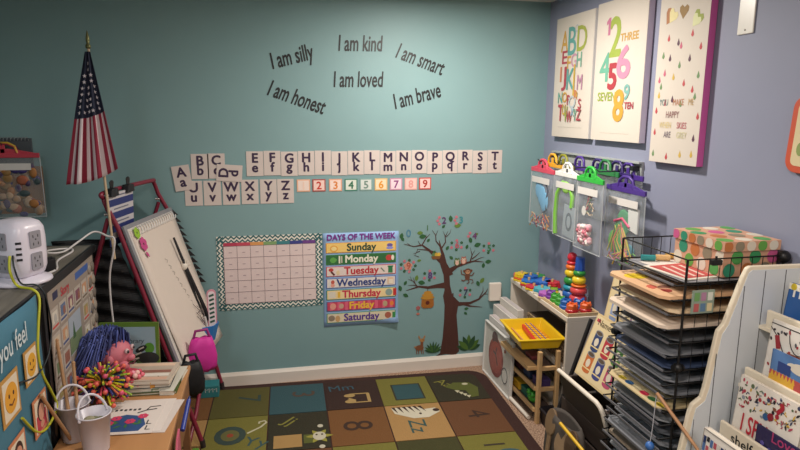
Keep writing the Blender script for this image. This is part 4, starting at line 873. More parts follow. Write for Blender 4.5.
# ================================================================== white book rack
wp = mat('#cdd3da', .4, var=.02); we = mat('#e2d6c0', .45, var=.03)
BY = 1.75
def book_rack():
    t = thing('book_rack', 'white tiered book display rack with grooved side panel beside the wire rack', 'bookcase', T(0, 0, 0))
    prof = [(1.87, 1.235), (1.64, 1.238), (1.627, 1.232), (1.612, 1.20), (1.556, 1.035), (1.535, 1.012), (1.53, .985), (1.503, .80), (1.494, .768), (1.462, .745), (1.452, .72), (1.425, .55), (1.415, .53), (1.385, .51), (1.36, .3), (1.33, .0), (1.87, 0)]
    for y, nm in ((BY, 'side_panel'), (.78, 'side_panel')):
        b = MB(); b.T = frame((0, y+.018, 0), (1, 0, 0), (0, 0, 1)); b.prism(prof, 0, .018, we); b.T = Matrix()
        p = b.build(nm, t, bevel=.004)
        if y == BY:
            b = MB(); b.T = frame((0, y, 0), (1, 0, 0), (0, 0, 1))
            inner = [(1.868, 1.222), (1.645, 1.225), (1.632, 1.215), (1.572, 1.03), (1.552, 1.0), (1.522, .80), (1.51, .755), (1.475, .73), (1.445, .55), (1.402, .49), (1.38, .3), (1.35, .02), (1.868, .02)]
            b.prism(inner, 0, .002, wp)
            for gx in (1.70, 1.785): b.box(gx-.0015, gx+.0015, .03, 1.22, .0021, .0026, mat('#4a4a50', .7))
            b.box(1.62-.0015, 1.62+.0015, .03, 1.17, .0021, .0026, mat('#4a4a50', .7)); b.box(1.535-.0015, 1.535+.0015, .03, .93, .0021, .0026, mat('#4a4a50', .7)); b.box(1.47-.001, 1.47+.001, .03, .69, .0021, .0026, mat('#4a4a50', .7))
            b.T = Matrix(); b.build('groove_board', t)
    L = BY-.796
    b = MB(); b.box(1.845, 1.865, .798, BY, .0, 1.222, we); b.build('back_board', t)
    return t
RK = book_rack()
# rails: (x, z top, height, lean)
def rail(x, zt, h, dep=.014):
    b = MB(); b.box(x, x+dep, .8, 1.724, zt-h, zt, we); return b.build('rail', RK, bevel=.004)
rail(1.70, 1.088, .075); rail(1.635, .885, .085); r3 = rail(1.558, .692, .10)
for x0, x1, z in ((1.697, 1.845, 1.013), (1.64, 1.845, .80), (1.572, 1.845, .585), (1.40, 1.845, .43)):
    MB().box(x0, x1, .8, BY-.002, z, z+.012, we).build('tier_shelf', RK)
MB().box(1.385, 1.40, .8, BY-.002, .43, .56, we).build('rail', RK, bevel=.004)
b = MB(); b.T = frame((1.5575, 1.705, .692), (0, -1, 0), (0, 0, 1)); b.text('shelf', .085, -.052, .052, mat('#1a1a1a', .6), .0006, bold=.01); b.build('label', RK)
def book(name, x, y1, z0, W, H, th, cov, label, art, lean=.12, group='picture books in the white book rack'):
    """spine-side lower far corner at (x,y1,z0); cover faces the room"""
    M = frame((x, y1, z0), (0, -1, 0), (lean, 0, 1)); t = thing(name, label, 'book', M, group)
    MB().box(.003, W-.002, .003, H-.003, -th+.002, -.002, pap('#d8cfc0')).build('pages', t)
    b = MB(); b.box(0, W, 0, H, -.002, 0, mat(cov, .35)); b.box(0, W, 0, H, -th, -th+.002, mat(cov, .35)); b.box(0, .003, 0, H, -th, 0, mat(cov, .35)); art(b, W, H); b.build('cover', t); return t
def a_blue(b, W, H):
    b.rect(W/2, H*.93, W, H*.14, pap('#e2dccb'), .0008)
    for k in range(7): b.ell(.02+.035*k, H*.93, .012, .012, mat(['#c8b02c', '#b8403c', '#3c7a4c', '#3a5a9a'][k % 4], .6), .0014)
    b.text('The', .055, H*.72, .06, pap('#e6e2dc'), .0012, bold=.02)
def a_ill(b, W, H):
    k_ = mat('#2a2024', .6); r_ = mat('#9a2a34', .6)
    b.stroke([(0, H*.955), (W, H*.955)], .003, k_, .0012); b.stroke([(.0, H*.9), (.04, H*.78), (.07, H*.6)], .003, k_, .0012)
    P = [(.12+.045*math.cos(PI+PI*q/10), H*.955+.075*math.sin(PI+PI*q/10)) for q in range(11)]; b.stroke(P, .003, k_, .0012)
    rr = random.Random(5)
    for q in range(34): b.leaf(rr.uniform(.01, W-.03), rr.uniform(H*.3, H*.93), rr.uniform(.01, .022), .008, rr.uniform(0, 6), (k_, r_, mat('#5a5a60', .6))[q % 3], .0014)
    b.stroke([(.03, H*.82), (.045, H*.66)], .018, r_, .0017); b.rect(.13, H*.55, .1, .06, mat('#8a4a34', .6), .0018)
def a_cloud(b, W, H):
    for x_, y_, q in ((.09, .82, .022), (.115, .835, .028), (.14, .82, .022), (.11, .81, .03)): b.ell(x_, H*y_, q*1.2, q*.55, pap('#d8cfc0'), .0012)
    b.rect(.055, H*.72, .05, .035, mat('#2a3f7a', .6), .0014); b.rect(W/2, H*.3, W, H*.6, mat('#b8504c', .6), .0010)
    for q in range(7): b.prism([(.005+.014*q, H*.5), (.019+.014*q, H*.5), (.012+.014*q, H*.62)], 0, .0016, mat('#d8a83c', .6))
    b.rect(.05, H*.42, .1, H*.18, mat('#d8a83c', .6), .0014); b.rect(.16, H*.55, .06, .05, mat('#2a2a30', .6), .0016); b.rect(.16, H*.55, .04, .03, mat('#3a8a6a', .6), .002)
def a_spy(b, W, H):
    rr = random.Random(11); cs = ['#a82a34', '#3a3f5a', '#c9a03c', '#5a6a4c', '#7a4a34', '#2a2428', '#b0485c', '#8a8f98']
    for q in range(90):
        x_, y_ = rr.uniform(.008, W-.02), rr.uniform(H*.62, H-.01); c = mat(cs[q % 8], .6)
        if q % 3 == 0: b.ell(x_, y_, rr.uniform(.003, .007), rr.uniform(.003, .008), c, .0010+.00001*q)
        elif q % 3 == 1: b.leaf(x_, y_, rr.uniform(.012, .022), rr.uniform(.005, .009), rr.uniform(0, 6), c, .0010+.00001*q)
        else: a = rr.uniform(0, 6); b.stroke([(x_, y_), (x_+.008*math.cos(a), y_+.008*math.sin(a)), (x_+.014*math.cos(a+.9), y_+.014*math.sin(a+.9))], .0035, c, .0010+.00001*q)
    b.text('?', W*.66, H*.72, .075, mat('#a01f30', .6), .0026, bold=.05, rot=-.2); b.ell(W*.5, H*.66, .012, .012, mat('#2f5a8a', .6), .0028); b.ell(W*.57, H*.69, .012, .013, mat('#8a1f2c', .6), .0028)
    b.text('I SPY', W*.36, H*.33, .088, mat('#b81f34', .6), .0040, bold=.012, sx=.6)
def a_dark(b, W, H):
    b.text('Love', W*.55, H*.8, .05, mat('#a83a6a', .6), .0012, bold=.01)
    for q in range(6): b.ell(.03+.03*q, H*.65-.01*(q % 2), .008, .008, mat('#5a4f9a', .6), .0012)
def a_city(b, W, H):
    rr = random.Random(2)
    for q in range(30): b.rect(.012+.016*(q % 12), H-.03-.03*(q//12)-rr.uniform(0, .01), .012, rr.uniform(.015, .03), mat(['#1f2f5a', '#1a1a20', '#4a6a9a', '#b0505c', '#c9c4bc'][q % 5], .6), .001+.0001*(q % 5))
    b.stroke([(.003, 0), (.003, H-.003), (W, H-.003)], .003, pap('#8a8076'), .0016)
book('picture_book', 1.755, 1.715, 1.026, .26, .16, .012, '#2a5a9a', 'blue book with white lettering and fruit border, top tier of the book rack', a_blue)
book('picture_book', 1.652, 1.672, .813, .24, .262, .012, '#e0dad2', 'white book with black and red line drawings, behind the blue cloud book', a_ill, .1)
book('picture_book', 1.633-.0, 1.63, .813, .24, .19, .01, '#5f86b8', 'blue book with a pale cloud and red train on the second tier', a_cloud, .06) if False else None
book('picture_book', 1.642, 1.628, .813, .24, .175, .006, '#5a80b4', 'blue book with a pale cloud on the second tier of the rack', a_cloud, .03)
book('picture_book', 1.578, 1.702, .598, .262, .272, .014, '#e2dad0', 'white I SPY book covered in tiny coloured objects, third tier', a_spy, .1)
book('picture_book', 1.574, 1.585, .598, .2, .15, .006, '#2a2550', 'dark purple book leaning in front of the I SPY book', a_dark, .03)
book('picture_book', 1.59, 1.425, .598, .18, .23, .03, '#3a4034', 'dark green book right of the I SPY book', lambda b, W, H: [b.rect(W/2, H*(.2+.15*k), W*.8, .01, mat('#6a7060', .6), .001) for k in range(5)], .1)
book('picture_book', 1.415, 1.655, .445, .26, .27, .022, '#ddd6ce', 'white book with dark blue shapes on the lowest visible tier', a_city, .08)

# ================================================================== left side: cabinet
CX, CYF, CZ = -.79, 3.115, 1.12
rustic = mat('#4a4642', .6, 'wood', .5, 16, hex2='#8d867b'); cab = mat('#141316', .5)
def cabinet():
    t = thing('storage_cabinet', 'black cabinet with a weathered grey plank top at the left', 'cabinet', T(CX, CYF, 0))
    b = MB(); b.T = Matrix.Rotation(PI/2, 4, 'Z'); b.T = Matrix(); b.box(-.45, .0, -1.7, 0, CZ-.02, CZ, rustic)
    b.build('top', t)
    e = MB(); e.box(.0, .012, -1.7, .012, CZ-.035, CZ+.002, cab); e.box(-.45, .0, 0, .012, CZ-.035, CZ+.002, cab); e.build('top_edge', t, bevel=.002)
    MB().box(-.43, -.004, -1.69, -.004, .0, CZ-.021, cab).build('body', t)
    for y in (-.02, -.715, -1.69): MB().box(-.004, .006, y-.012, y+.014, 0, CZ-.036, cab).build('edge_strip', t)
cabinet()
# poster pocket chart on the cabinet side
def poster():
    W, H = .64, .66; M = frame((CX+.008, 2.43, 1.082-H), (0, 1, 0), (0, 0, 1)); t = thing('picture_word_chart', 'poster of many small pictures and words on the black cabinet side', 'poster', M)
    b = MB(); b.box(0, W, 0, H, 0, .003, pap('#8f8278')); rr = random.Random(9)
    b.text('Story', .2, H-.055, .05, mat('#b8303c', .6), .0042, bold=.02); b.text('Words', .36, H-.055, .05, mat('#b8303c', .6), .0042, bold=.02) if False else None
    b.rect(.45, H-.03, .2, .03, mat('#3a5a9a', .6), .0036); b.rect(.08, H-.03, .06, .03, mat('#2a2a4a', .6), .0036)
    cs = ['#8a5a4c', '#c0b09a', '#5a6a8a', '#9a8a5a', '#a8a4a0', '#6a7a5a', '#b88a6a', '#c8c0b4', '#7a4a5a']
    for r_ in range(6):
        for q in range(6):
            if r_ in (1, 2) and q in (2, 3): continue
            cx, cy = .055+.103*q, H-.115-.1*r_; b.rect(cx, cy, .088, .085, pap('#aba096'), .0036); b.rect(cx, cy+.006, .06, .045, mat(cs[rr.randrange(9)], .7), .0042)
            b.ell(cx+rr.uniform(-.015, .015), cy, .015, .018, mat(cs[rr.randrange(9)], .7), .0048); b.rect(cx, cy-.03, .07, .008, mat(['#b8403c', '#3a4a7a', '#6a5a4a'][rr.randrange(3)], .7), .0048)
    b.rect(.292, H-.25, .17, .16, pap('#98a0ac'), .0040); b.rect(.292, H-.29, .17, .07, mat('#6a7a5a', .7), .0046); b.prism([(.25, H-.27), (.27, H-.2), (.29, H-.27)], 0, .0052, mat('#3a5a3a', .7)); b.rect(.3, .02, .58, .03, mat('#a0383c', .6), .0040)
    b.build('sheet', t)
    b = MB()
    for r_ in range(10):
        for q in range(2): b.ball((W-.02-.055*q, H-.05-.062*r_, .004), (.024, .026, .007), mat('#8f857a' if (r_+q) % 2 else '#6f665e', .6), 10)
    b.build('pocket_bulges', t)
poster()
def feel_chart():
    W, H = .75, .80; M = frame((CX+.014, 1.54, 1.119-H), (0, 1, 0), (0, 0, 1)); t = thing('feelings_chart', 'teal blue fabric chart reading "you feel" with face cards on the cabinet', 'wall chart', M)
    b = MB(); m = mat('#3c6f84', .7, var=.12, scale=12, bump=.3)
    b.grid(lambda u, v: (u*W, v*H, .006+.003*math.sin(u*13+v*3)), 24, 8, m); b.build('fabric', t, solid=.002)
    b = MB(); b.text('you feel', W-.245, H-.115, .095, pap('#c8d4d8'), .0125, sx=.75, rot=0, bold=.01); b.text('How do', W-.22, H-.09, .03, mat('#a8505c', .6), .0125) if False else None; b.build('lettering', t)
    def face(x_, y_, s_, c, photo=False):
        b = MB(); b.rect(x_, y_, s_, s_*1.05, mat('#b98a44' if not photo else '#c07a54', .6), .0125, t=.002); b.rect(x_, y_, s_*.82, s_*.88, pap('#d8cbb4'), .0135)
        if not photo:
            b.ell(x_, y_, s_*.34, s_*.34, mat(c, .6), .0145, 20); b.stroke([(x_-s_*.15, y_-s_*.1), (x_, y_-s_*.17), (x_+s_*.15, y_-s_*.1)], s_*.04, mat('#6a3a1a', .6), .0152)
            for q in (-1, 1): b.ell(x_+q*s_*.12, y_+s_*.07, s_*.035, s_*.05, mat('#4a2a1a', .6), .0152)
        else:
            b.rect(x_, y_-s_*.2, s_*.7, s_*.45, mat('#b8404c', .6), .0143); b.ell(x_, y_+s_*.1, s_*.27, s_*.3, mat('#3a2018', .6), .0146, 18); b.ell(x_, y_+s_*.05, s_*.2, s_*.23, mat('#c89078', .6), .0152, 18); b.ell(x_, y_-s_*.28, s_*.14, s_*.1, mat('#c89078', .6), .0155)
        b.build('face_card', t)
    face(W-.125, H-.205, .115, '#d8a02c'); face(W-.31, H-.235, .14, '#d89a2c'); face(W-.085, H-.40, .13, '', True); face(W-.48, H-.22, .13, '#d8a02c'); face(W-.30, H-.44, .13, '', True)
feel_chart()
# power tower
def tower():
    t = thing('power_tower', 'white rounded power strip tower with grey outlets on the cabinet top', 'power strip', T(-.872, 2.47, CZ+.0015, .23))
    wt = mat('#d6d0dc', .3, var=.02); b = MB()
    b.lathe([(0, 0), (.095, 0), (.102, .006), (.1, .014), (.08, .022), (.06, .028)], wt, 32); b.build('base', t)
    b = MB(); n = 32
    def sq(a, r): k = (abs(math.cos(a))**4+abs(math.sin(a))**4)**(-.25); return r*k*.93
    prof = [(.062, .028), (.07, .035), (.078, .06), (.08, .1), (.08, .17), (.077, .205), (.066, .225), (.045, .236), (0, .238)]
    v = [(sq(2*PI*k/n+.0, r)*math.cos(2*PI*k/n), sq(2*PI*k/n, r)*math.sin(2*PI*k/n), z) for r, z in prof for k in range(n)]
    b.add(v, [(i*n+k, i*n+(k+1) % n, (i+1)*n+(k+1) % n, (i+1)*n+k) for i in range(len(prof)-1) for k in range(n)], wt, True); b.T = Matrix(); ob = b.build('body', t); ob.rotation_euler = (0, 0, PI/4+.1+.0)
    for q in range(4):
        fr = Matrix.Rotation(q*PI/2+.1+PI/4-PI/4*1, 4, 'Z')
        for z in (.085, .165):
            # outlets sit on faces turned 45 degrees to the port strip
            b = MB(); b.T = Matrix.Rotation(q*PI/2+PI/4+.1, 4, 'Z') @ frame((.0742, 0, z), (0, 1, 0), (0, 0, 1)); b.prism(rrect(.05, .062, .006), 0, .0035, mat('#8f8c94', .5)); dk = mat('#3a383c', .6)
            for sx in (-.011, .011): b.rect(sx, .012, .003, .01, dk, .0042); b.rect(sx, -.016, .003, .01, dk, .0042)
            b.ell(0, .0, .003, .003, dk, .0042); b.build('outlet', t)
    b = MB(); a0 = -PI/2+.1+0
    b.T = Matrix.Rotation(a0, 4, 'Z') @ frame((.0865, 0, .13), (0, 1, 0), (0, 0, 1)); 
    for k in range(4): b.rect(0, .03-.02*k, .018, .008, mat('#1c1c22', .5), .003, t=.003)
    b.build('port_strip', t)
tower()
b = MB(); b.box(-.02, .02, -.02, .02, 0, .05, BLACK); b.box(-.012, .012, -.012, .012, .05, .056, BLACK); tag(b.build('power_adapter', M=T(-.82, 2.62, CZ+.0015, .3), bevel=.004), 'small black power adapter behind the white power tower', 'adapter')
def spline(P, n=10):
    P = [Vector(p) for p in P]; out = []
    for i in range(len(P)-1):
        a, b_, c, d = P[max(i-1, 0)], P[i], P[i+1], P[min(i+2, len(P)-1)]
        for k in range(n):
            s_ = k/n; out.append(.5*((2*b_)+(c-a)*s_+(2*a-5*b_+4*c-d)*s_*s_+(3*b_-a-3*c+d)*s_**3))
    return out+[P[-1]]
zc = CZ+.006
P = [(-.83, 2.53, zc), (-.80, 2.62, zc), (-.84, 2.78, zc), (-.83, 2.95, zc), (-.86, 3.02, zc), (-.92, 2.95, zc+.01), (-.90, 2.85, zc+.02), (-.85, 2.9, zc+.012), (-.82, 3.02, zc+.03), (-.77, 3.1, zc+.06), (-.71, 3.09, 1.165), (-.68, 3.08, 1.155), (-.685, 3.08, 1.1), (-.715, 3.10, .98), (-.72, 3.10, .86), (-.715, 3.10, .70), (-.71, 3.10, .56)]
tag(MB().tube(spline(P), .0045, mat('#c9c4c4', .4)).build('white_cable'), 'white cable looping over the cabinet top and down by the easel', 'cable')
P = [(-.87, 2.375, 1.24), (-.865, 2.35, 1.19), (-.85, 2.36, 1.135), (-.79, 2.32, 1.13), (-.768, 2.31, 1.10), (-.765, 2.27, 1.02), (-.765, 2.24, .93), (-.765, 2.26, .84), (-.765, 2.33, .74), (-.765, 2.37, .66), (-.765, 2.25, .64), (-.765, 2.15, .68), (-.765, 2.05, .78)]
tag(MB().tube(spline(P), .0046, mat('#b8b82c', .5)).build('yellow_cable'), 'flat yellow cable hanging from the power tower over the feelings chart', 'cable')
P = [(-.862, 2.38, 1.24), (-.85, 2.35, 1.20), (-.84, 2.37, 1.14), (-.79, 2.36, 1.135), (-.766, 2.36, 1.10), (-.762, 2.38, 1.02), (-.762, 2.38, .95), (-.762, 2.32, .88), (-.762, 2.2, .86), (-.762, 2.05, .9)]
tag(MB().tube(spline(P), .003, mat('#1c2428', .5)).build('dark_cable'), 'thin dark cable hanging from the power tower beside the yellow one', 'cable')

# bag and notebook hanging at the far left
def f_craft(b, w, h):
    for k in range(110):
        c = ['#a8703c', '#3a2f6a', '#a88a70', '#8a6a3c', '#a0583c', '#4a3a5a', '#b89a7c', '#3a4a4c'][k % 8]
        b.ball((rnd.uniform(-.13, .13), rnd.uniform(-.36, -.15) if k > 12 else rnd.uniform(-.38, -.28), rnd.uniform(-.004, .008)), (rnd.uniform(.012, .026), rnd.uniform(.012, .026), .006), mat(c, .6), 10)
    b.grid(lambda u, v: ((u-.5)*.3, -.15-.22*v, -.008), 4, 4, pap('#8a5f34'))
bag('craft_bag', 0, 0, 0, .36, .34, '#c03a4c', 'clear bag of craft pieces with red and yellow handle, hanging far left', f_craft, None, 'craft bag', M=BW(-1.37, 1.565, .10))
o = bpy.data.objects['craft_bag']
MB().tube([(x_*.36, y_, .003) for x_, y_ in ((-.2, -.05), (-.17, -.014), (-.08, .004), (.08, .004), (.17, -.014), (.2, -.05))], .006, mat('#c8a030', .4), 8).build('handle_trim', o)
t = thing('spiral_notebook', 'dark grey spiral notebook hanging behind the craft bag', 'notebook', BW(-1.36, 1.46, .004)); MB().box(-.13, .11, -.17, .13, 0, .014, mat('#4a5056', .6)).build('cover', t, bevel=.002)
b = MB()
b.tube([(-.12+.0183*a/(2*PI), .125+.011*math.sin(a), .007+.013*math.cos(a)) for a in [q*PI/4 for q in range(8*12+1)]], .002, mat('#9aa0a4', .3, metal=.4), 5)
b.build('spiral_binding', t)
t = thing('wall_hook', 'small metal hook on the teal wall carrying the craft bag', 'hook', BW(-1.37, 1.56, .0)); MB().tube([(0, .0, 0), (0, -.008, .1), (0, .01, .115)], .003, mat('#6a6a70', .3, metal=.8)).build('hook', t)

# ================================================================== flag
def flag():
    A = Vector((-.70, 3.15, 1.04)); Bp = Vector((-.748, 3.17, 2.03)); t = thing('flag', 'small American flag draped from a thin wooden pole by the easel', 'flag', Matrix.Translation(A))
    MB().cyl((0, 0, 0), Bp-A, .006, .006, mat('#b9a284', .5, 'wood', .15, 20), 10).build('pole', t)
    b = MB(); d = Bp-A; b.lathe([(.008, -.005), (.012, .0), (.012, .01), (.006, .018), (.009, .03), (.008, .045), (.003, .07), (0, .078)], mat('#6a6a44', .35, metal=.6), 12, c=tuple(d)); b.build('finial', t)
    NS, NV = 13, 30; top = d-Vector((.0, 0, .02)); N = NS*3
    red, wh, nav = mat('#8a2038', .75, var=.06), mat('#d8c8cc', .75, var=.04), mat('#1a2038', .75)
    L0 = Vector((-.012, 0, 0)); tl, tr = top+Vector((-.010, -.012, 0)), top+Vector((.014, -.012, -.0)); bl = Vector((-.885, 3.15, 1.405))-A; brr = Vector((-.648, 3.15, 1.48))-A
    def f(u, v):   # v 0 top .. 1 bottom
        a = tl.lerp(bl, v); c = tr.lerp(brr, v); a = a+Vector((-.004*math.sin(PI*v), 0, 0)); p = a.lerp(c, u); k = .35+.65*v
        return p+Vector((0, -.014+.020*k*math.sin(u*PI*5.2+.6*v), .02*math.sin(PI*u)*(-v)))
    def m(i, j):
        u = i/N; v = j/NV
        if v < .50 + .0*u: return nav
        return red if (i//3) % 2 == 0 else wh
    b = MB(); b.grid(f, N, NV, m); b.build('flag_cloth', t, solid=.0015)
    b = MB(); sw = mat('#d4ccd2', .7)
    for r_ in range(9):
        n_ = 1+r_//2 if r_ < 8 else 5
        for q in range(n_):
            v = .09+.046*r_; u = (q+.5+(.0 if r_ % 2 else .0))/n_; u = .1+.8*u; p = f(u, v); R_ = .0095
            b.T = frame(p+Vector((0, -.0028, 0)), (1, 0, 0), (0, 0, 1)); b.prism([((R_ if k % 2 == 0 else R_*.42)*math.sin(k*PI/5), (R_ if k % 2 == 0 else R_*.42)*math.cos(k*PI/5)) for k in range(10)], -.001, .001, sw)
    b.T = Matrix(); b.build('stars', t)
flag()

# ================================================================== easel
RED = mat('#7a1f34', .4, var=.05)
Lt, Rt = Vector((-.689, 3.217, 1.18)), Vector((-.545, 3.835, 1.18))
Lb, Rb = Vector((-.335, 3.135, .024)), Vector((-.275, 3.84, .024))
AL, AR = Vector((-.728, 3.205, 1.28)), Vector((-.586, 3.82, 1.27))
def easel():
    t = thing('easel', 'red metal easel holding a white paper pad, standing by the teal wall', 'easel', T(-.5, 3.4, 0)); O = Vector((-.5, 3.4, 0))
    def tb(P, r, nm, m=RED): return MB().tube([Vector(p)-O for p in P], r, m, 10).build(nm, t)
    tb([AL, Lt, Lb], .012, 'leg'); tb([AR, Rt, Rb], .012, 'leg')
    RLb, RRb = Vector((-1.12, 3.24, .012)), Vector((-1.0, 3.84, .012))
    tb([AL+Vector((-.0, 0, -.05)), RLb], .011, 'leg'); tb([AR+Vector((0, 0, -.05)), RRb], .011, 'leg')
    top = spline([AL, AL+Vector((-.012, .0, .045)), AL+Vector((-.01, .03, .075)), AR+Vector((-.025, -.09, .085)), AR+Vector((-.018, -.02, .07)), AR], 8)
    tb(top, .0115, 'top_loop')
    dv = (Rb-Rt); tb([Lt.lerp(Lb, .02), Rt.lerp(Rb, .02)], .009, 'crossbar'); tb([Lt.lerp(Lb, .72), Rt.lerp(Rb, .72)], .009, 'crossbar')
    tb([Rt.lerp(Rb, .72), Vector((-.38, 3.30, .13)), Vector((-.41, 3.13, .024))], .011, 'brace')
    for p in (AL+Vector((.0, 0, -.03)), AR+Vector((0, 0, -.03))): MB().cyl(p-O+Vector((-.016, -.004, 0)), p-O+Vector((.018, .004, 0)), .007, .007, mat('#a8a4a4', .3, metal=.7)).build('hinge_bolt', t)
    for p in (Rb, Lb): MB().tube([p-O+Vector((0, 0, -.011)), p-O+Vector((-.005, 0, .03))], .014, mat('#2a2024', .6)).build('foot_cap', t)
    # board with grey frame, lying on the front legs
    xd = (Rt-Lt).normalized(); yd = ((Lt-Lb)+(Rt-Rb)).normalized(); nn = Vector((xd.y, -xd.x, 0)); yd = -(nn*math.sin(.31)-Vector((0, 0, 1))*math.cos(.31)); Fm = frame(Lt-yd*.84-O, xd, yd); Fm = Fm @ Matrix.Translation((0, 0, .016))
    W, H = (Rt-Lt).length, .84
    W = W-.0; b = MB(); b.T = Fm; b.box(-.0, W, 0, H, 0, .012, mat('#8a8a90', .4, metal=.3)); b.box(.022, W-.022, .022, H-.022, .0121, .014, mat('#c8c2bc', .3)); b.build('board', t, bevel=.002)
    # plants: paper pad
    return t, Fm, W, H, O
E_T, FM, EW, EH, EO = easel()
EM = Matrix.Translation(EO) @ FM
t = thing('paper_pad', 'big white paper pad with spiral top clipped to the easel board', 'paper pad', EM @ Matrix.Translation((.035, .0, .0145)))
b = MB(); pw = EW-.06; ph = EH-.035
def pf(u, v): return (u*pw+.015*(1-v), v*ph, .004+.006*math.sin(u*3)*(1-v)+.012*(1-v)**2)
b.grid(pf, 10, 16, pap('#cdbfb4')); b.build('top_sheet', t, solid=.006)
b = MB()
for k in range(12):
    x_ = .07+(pw-.1)*k/11; pass
b.tube([(.06+(pw-.08)*a/(2*PI*16), ph-.012+.022*math.sin(a), .012+.012*math.cos(a)) for a in [q*PI/4 for q in range(8*16+1)]], .003, mat('#d8d4d0', .3), 5)
b.build('spiral_binding', t)
b = MB(); gy = mat('#9a8f88', .7)
for k in range(11): b.tube([(.24+.016*k, ph*.74-.04*k, .010+.0005*k), (.26+.016*k, ph*.725-.04*k, .012), (.245+.016*k, ph*.71-.04*k, .012)], .0012, gy, 4)
for k in range(8): b.tube([(.36+.025*math.cos(k*1.7), .17+.05*math.sin(k*1.3)+.012*k, .021), (.40+.03*math.cos(k), .19+.05*math.sin(k*2.1), .022), (.44+.02*math.sin(k*3), .15+.014*k, .021)], .0015, mat('#6a5f60', .7), 4)
b.build('pencil_marks', t)
b = MB(); b.T = EM; fl(b, .075, EH-.055, .018, mat('#8ab02c', .6), .029, 6); fl(b, .10, EH-.12, .022, mat('#b8407a', .6), .029, 6); b.leaf(.09, EH-.16, .04, .02, -1, mat('#b8407a', .6), .0285); b.T = Matrix()
tag(b.build('flower_magnet'), 'green and pink flower magnets at the top corner of the easel pad', 'magnet')
# strip chart hung on the loop, with binder clips
CM = frame((-.725, 3.19, 1.10), (.226, .974, 0), (.03, 0, 1))
t = thing('striped_strip_chart', 'blue and white striped pocket chart clipped to the easel top', 'pocket chart', CM)
b = MB()
for k in range(4):
    b.box(0, .27, -.01+.065*k, .025+.065*k, 0, .004, mat('#26306a', .6)); b.box(0, .27, .025+.065*k, .055+.065*k, 0, .004, pap('#b9b4b8'))
    if k: b.rect(.13, .04+.065*k, .16, .006, mat('#6a6a7a', .6), .005)
b.build('pockets', t)
for k, x_ in enumerate((.04, .22)):
    b = MB(); b.prism([(-.04, -.008), (.04, -.008), (.03, .03), (-.03, .03)], -.014, .02, BLACK); b.prism([(-.016, .03), (-.022, .062), (-.008, .07), (.008, .07), (.022, .062), (.016, .03)], 0, .004, blk)
    tag(b.build('binder_clip', M=CM @ Matrix.Translation((x_, .245, .0)), bevel=.002), 'black binder clip on the striped chart, %s end' % ('near' if k == 0 else 'far'), 'clip', 'binder clips on the easel')
# black ruffled organiser hung behind
t = thing('black_pocket_organizer', 'black ridged hanging organiser between the cabinet and the easel board', 'organizer', T(-.60, 3.20, .30))
b = MB(); bk = mat('#131316', .6)
b.grid(lambda u, v: (-.40+u*(.29+(1-v)*.26), .035+.02*abs(math.sin((v+u*.12)*PI*11)), -.02+v*.84), 10, 88, bk, smooth=False); b.build('pockets', t, solid=.004)
for q in range(11):
    b = MB(); v = (q+.5)/12; p = Vector(Rt)-Vector((-.60, 3.20, .30))+Vector((.02+.245*.05*q*1.15, -.005, -.02-.042*q)); b.prism([(0, -.02), (.05, .0), (.0, .018)], 0, .006, bk); b.T = Matrix(); ob = b.build('pocket_end', t); ob.matrix_parent_inverse = Matrix(); ob.matrix_local = frame(p, (.75, .3, -.45), (0, 0, 1))
# blue cup with pointers
CP = Vector((-.352, 3.62, .42))
t = thing('blue_caddy', 'bright blue plastic caddy hooked on the easel side', 'caddy', T(CP.x, CP.y, CP.z)); b = MB()
b.lathe([(0, 0), (.06, 0), (.066, .01), (.088, .10), (.091, .11), (.084, .11), (.06, .012), (0, .012)], mat('#2f72b8', .4), 8, smooth=False); b.build('cup', t, bevel=.003)
def inc(name, label, cat, fn): b = MB(); b.T = Matrix.Translation((.02, 0, 0)); fn(b); tag(b.build(name, M=T(CP.x, CP.y, CP.z+.014)), label, cat)
def ptr(b):
    b.cyl((.02, 0, 0), (-.10, -.0, .42), .007, .007, BLACK); w_ = mat('#d8d0c4', .5); c = Vector((-.105, -.0, .44)); b.ball(c, (.018, .012, .022), w_)
    for k in range(4): b.cyl(c+Vector((-.012+.008*k, 0, .01)), c+Vector((-.016+.011*k, 0, .045-.004*abs(k-1))), .0045, .004, w_, 8)
    b.cyl(c+Vector((.012, 0, 0)), c+Vector((.034, 0, .014)), .0045, .004, w_, 8)
inc('hand_pointer', 'black stick with a white toy hand on top, in the blue caddy', 'pointer', ptr)
inc('black_pointer', 'long thin black pointer stick in the blue caddy', 'pointer', lambda b: b.tube([(.03, .02, 0), (-.0, 0.01, .16), (-.12, 0, .50), (-.155, 0, .61)], [.009, .011, .008, .006], BLACK))
def pad_(b):
    b.T = frame((.052, .015, .04), (1, .1, 0), (-.42, 0, 1)); b.prism([(x_, y_+.12) for x_, y_ in rrect(.052, .26, .024)], 0, .012, mat('#c98a9a', .5)); b.prism([(x_, y_+.12) for x_, y_ in rrect(.04, .24, .018)], .0121, .0135, pap('#d8ccd0'))
    b.text('pencils', 0, 0, .05, mat('#2a5a4c', .6), .0145) if False else None
    for k in range(7): b.rect(0, .06+.026*k, .028, .012, mat('#1f4a3c', .6), .0145, rot=.3)
    b.T = Matrix()
inc('pink_case', 'slim pink case with dark green marks standing in the blue caddy', 'case', pad_)
def wh(b):
    for k in range(5): b.cyl((-.03+.012*k, -.02+.01*(k % 2), 0), (-.06+.014*k, -.04, .13+.015*(k % 3)), .007, .006, pap(['#d8ccc8', '#c9b0b0', '#e0d8d0', '#b8a0a8', '#d0c8c4'][k]), 8)
inc('marker_bundle', 'bundle of pale markers standing in the blue caddy', 'markers', wh)
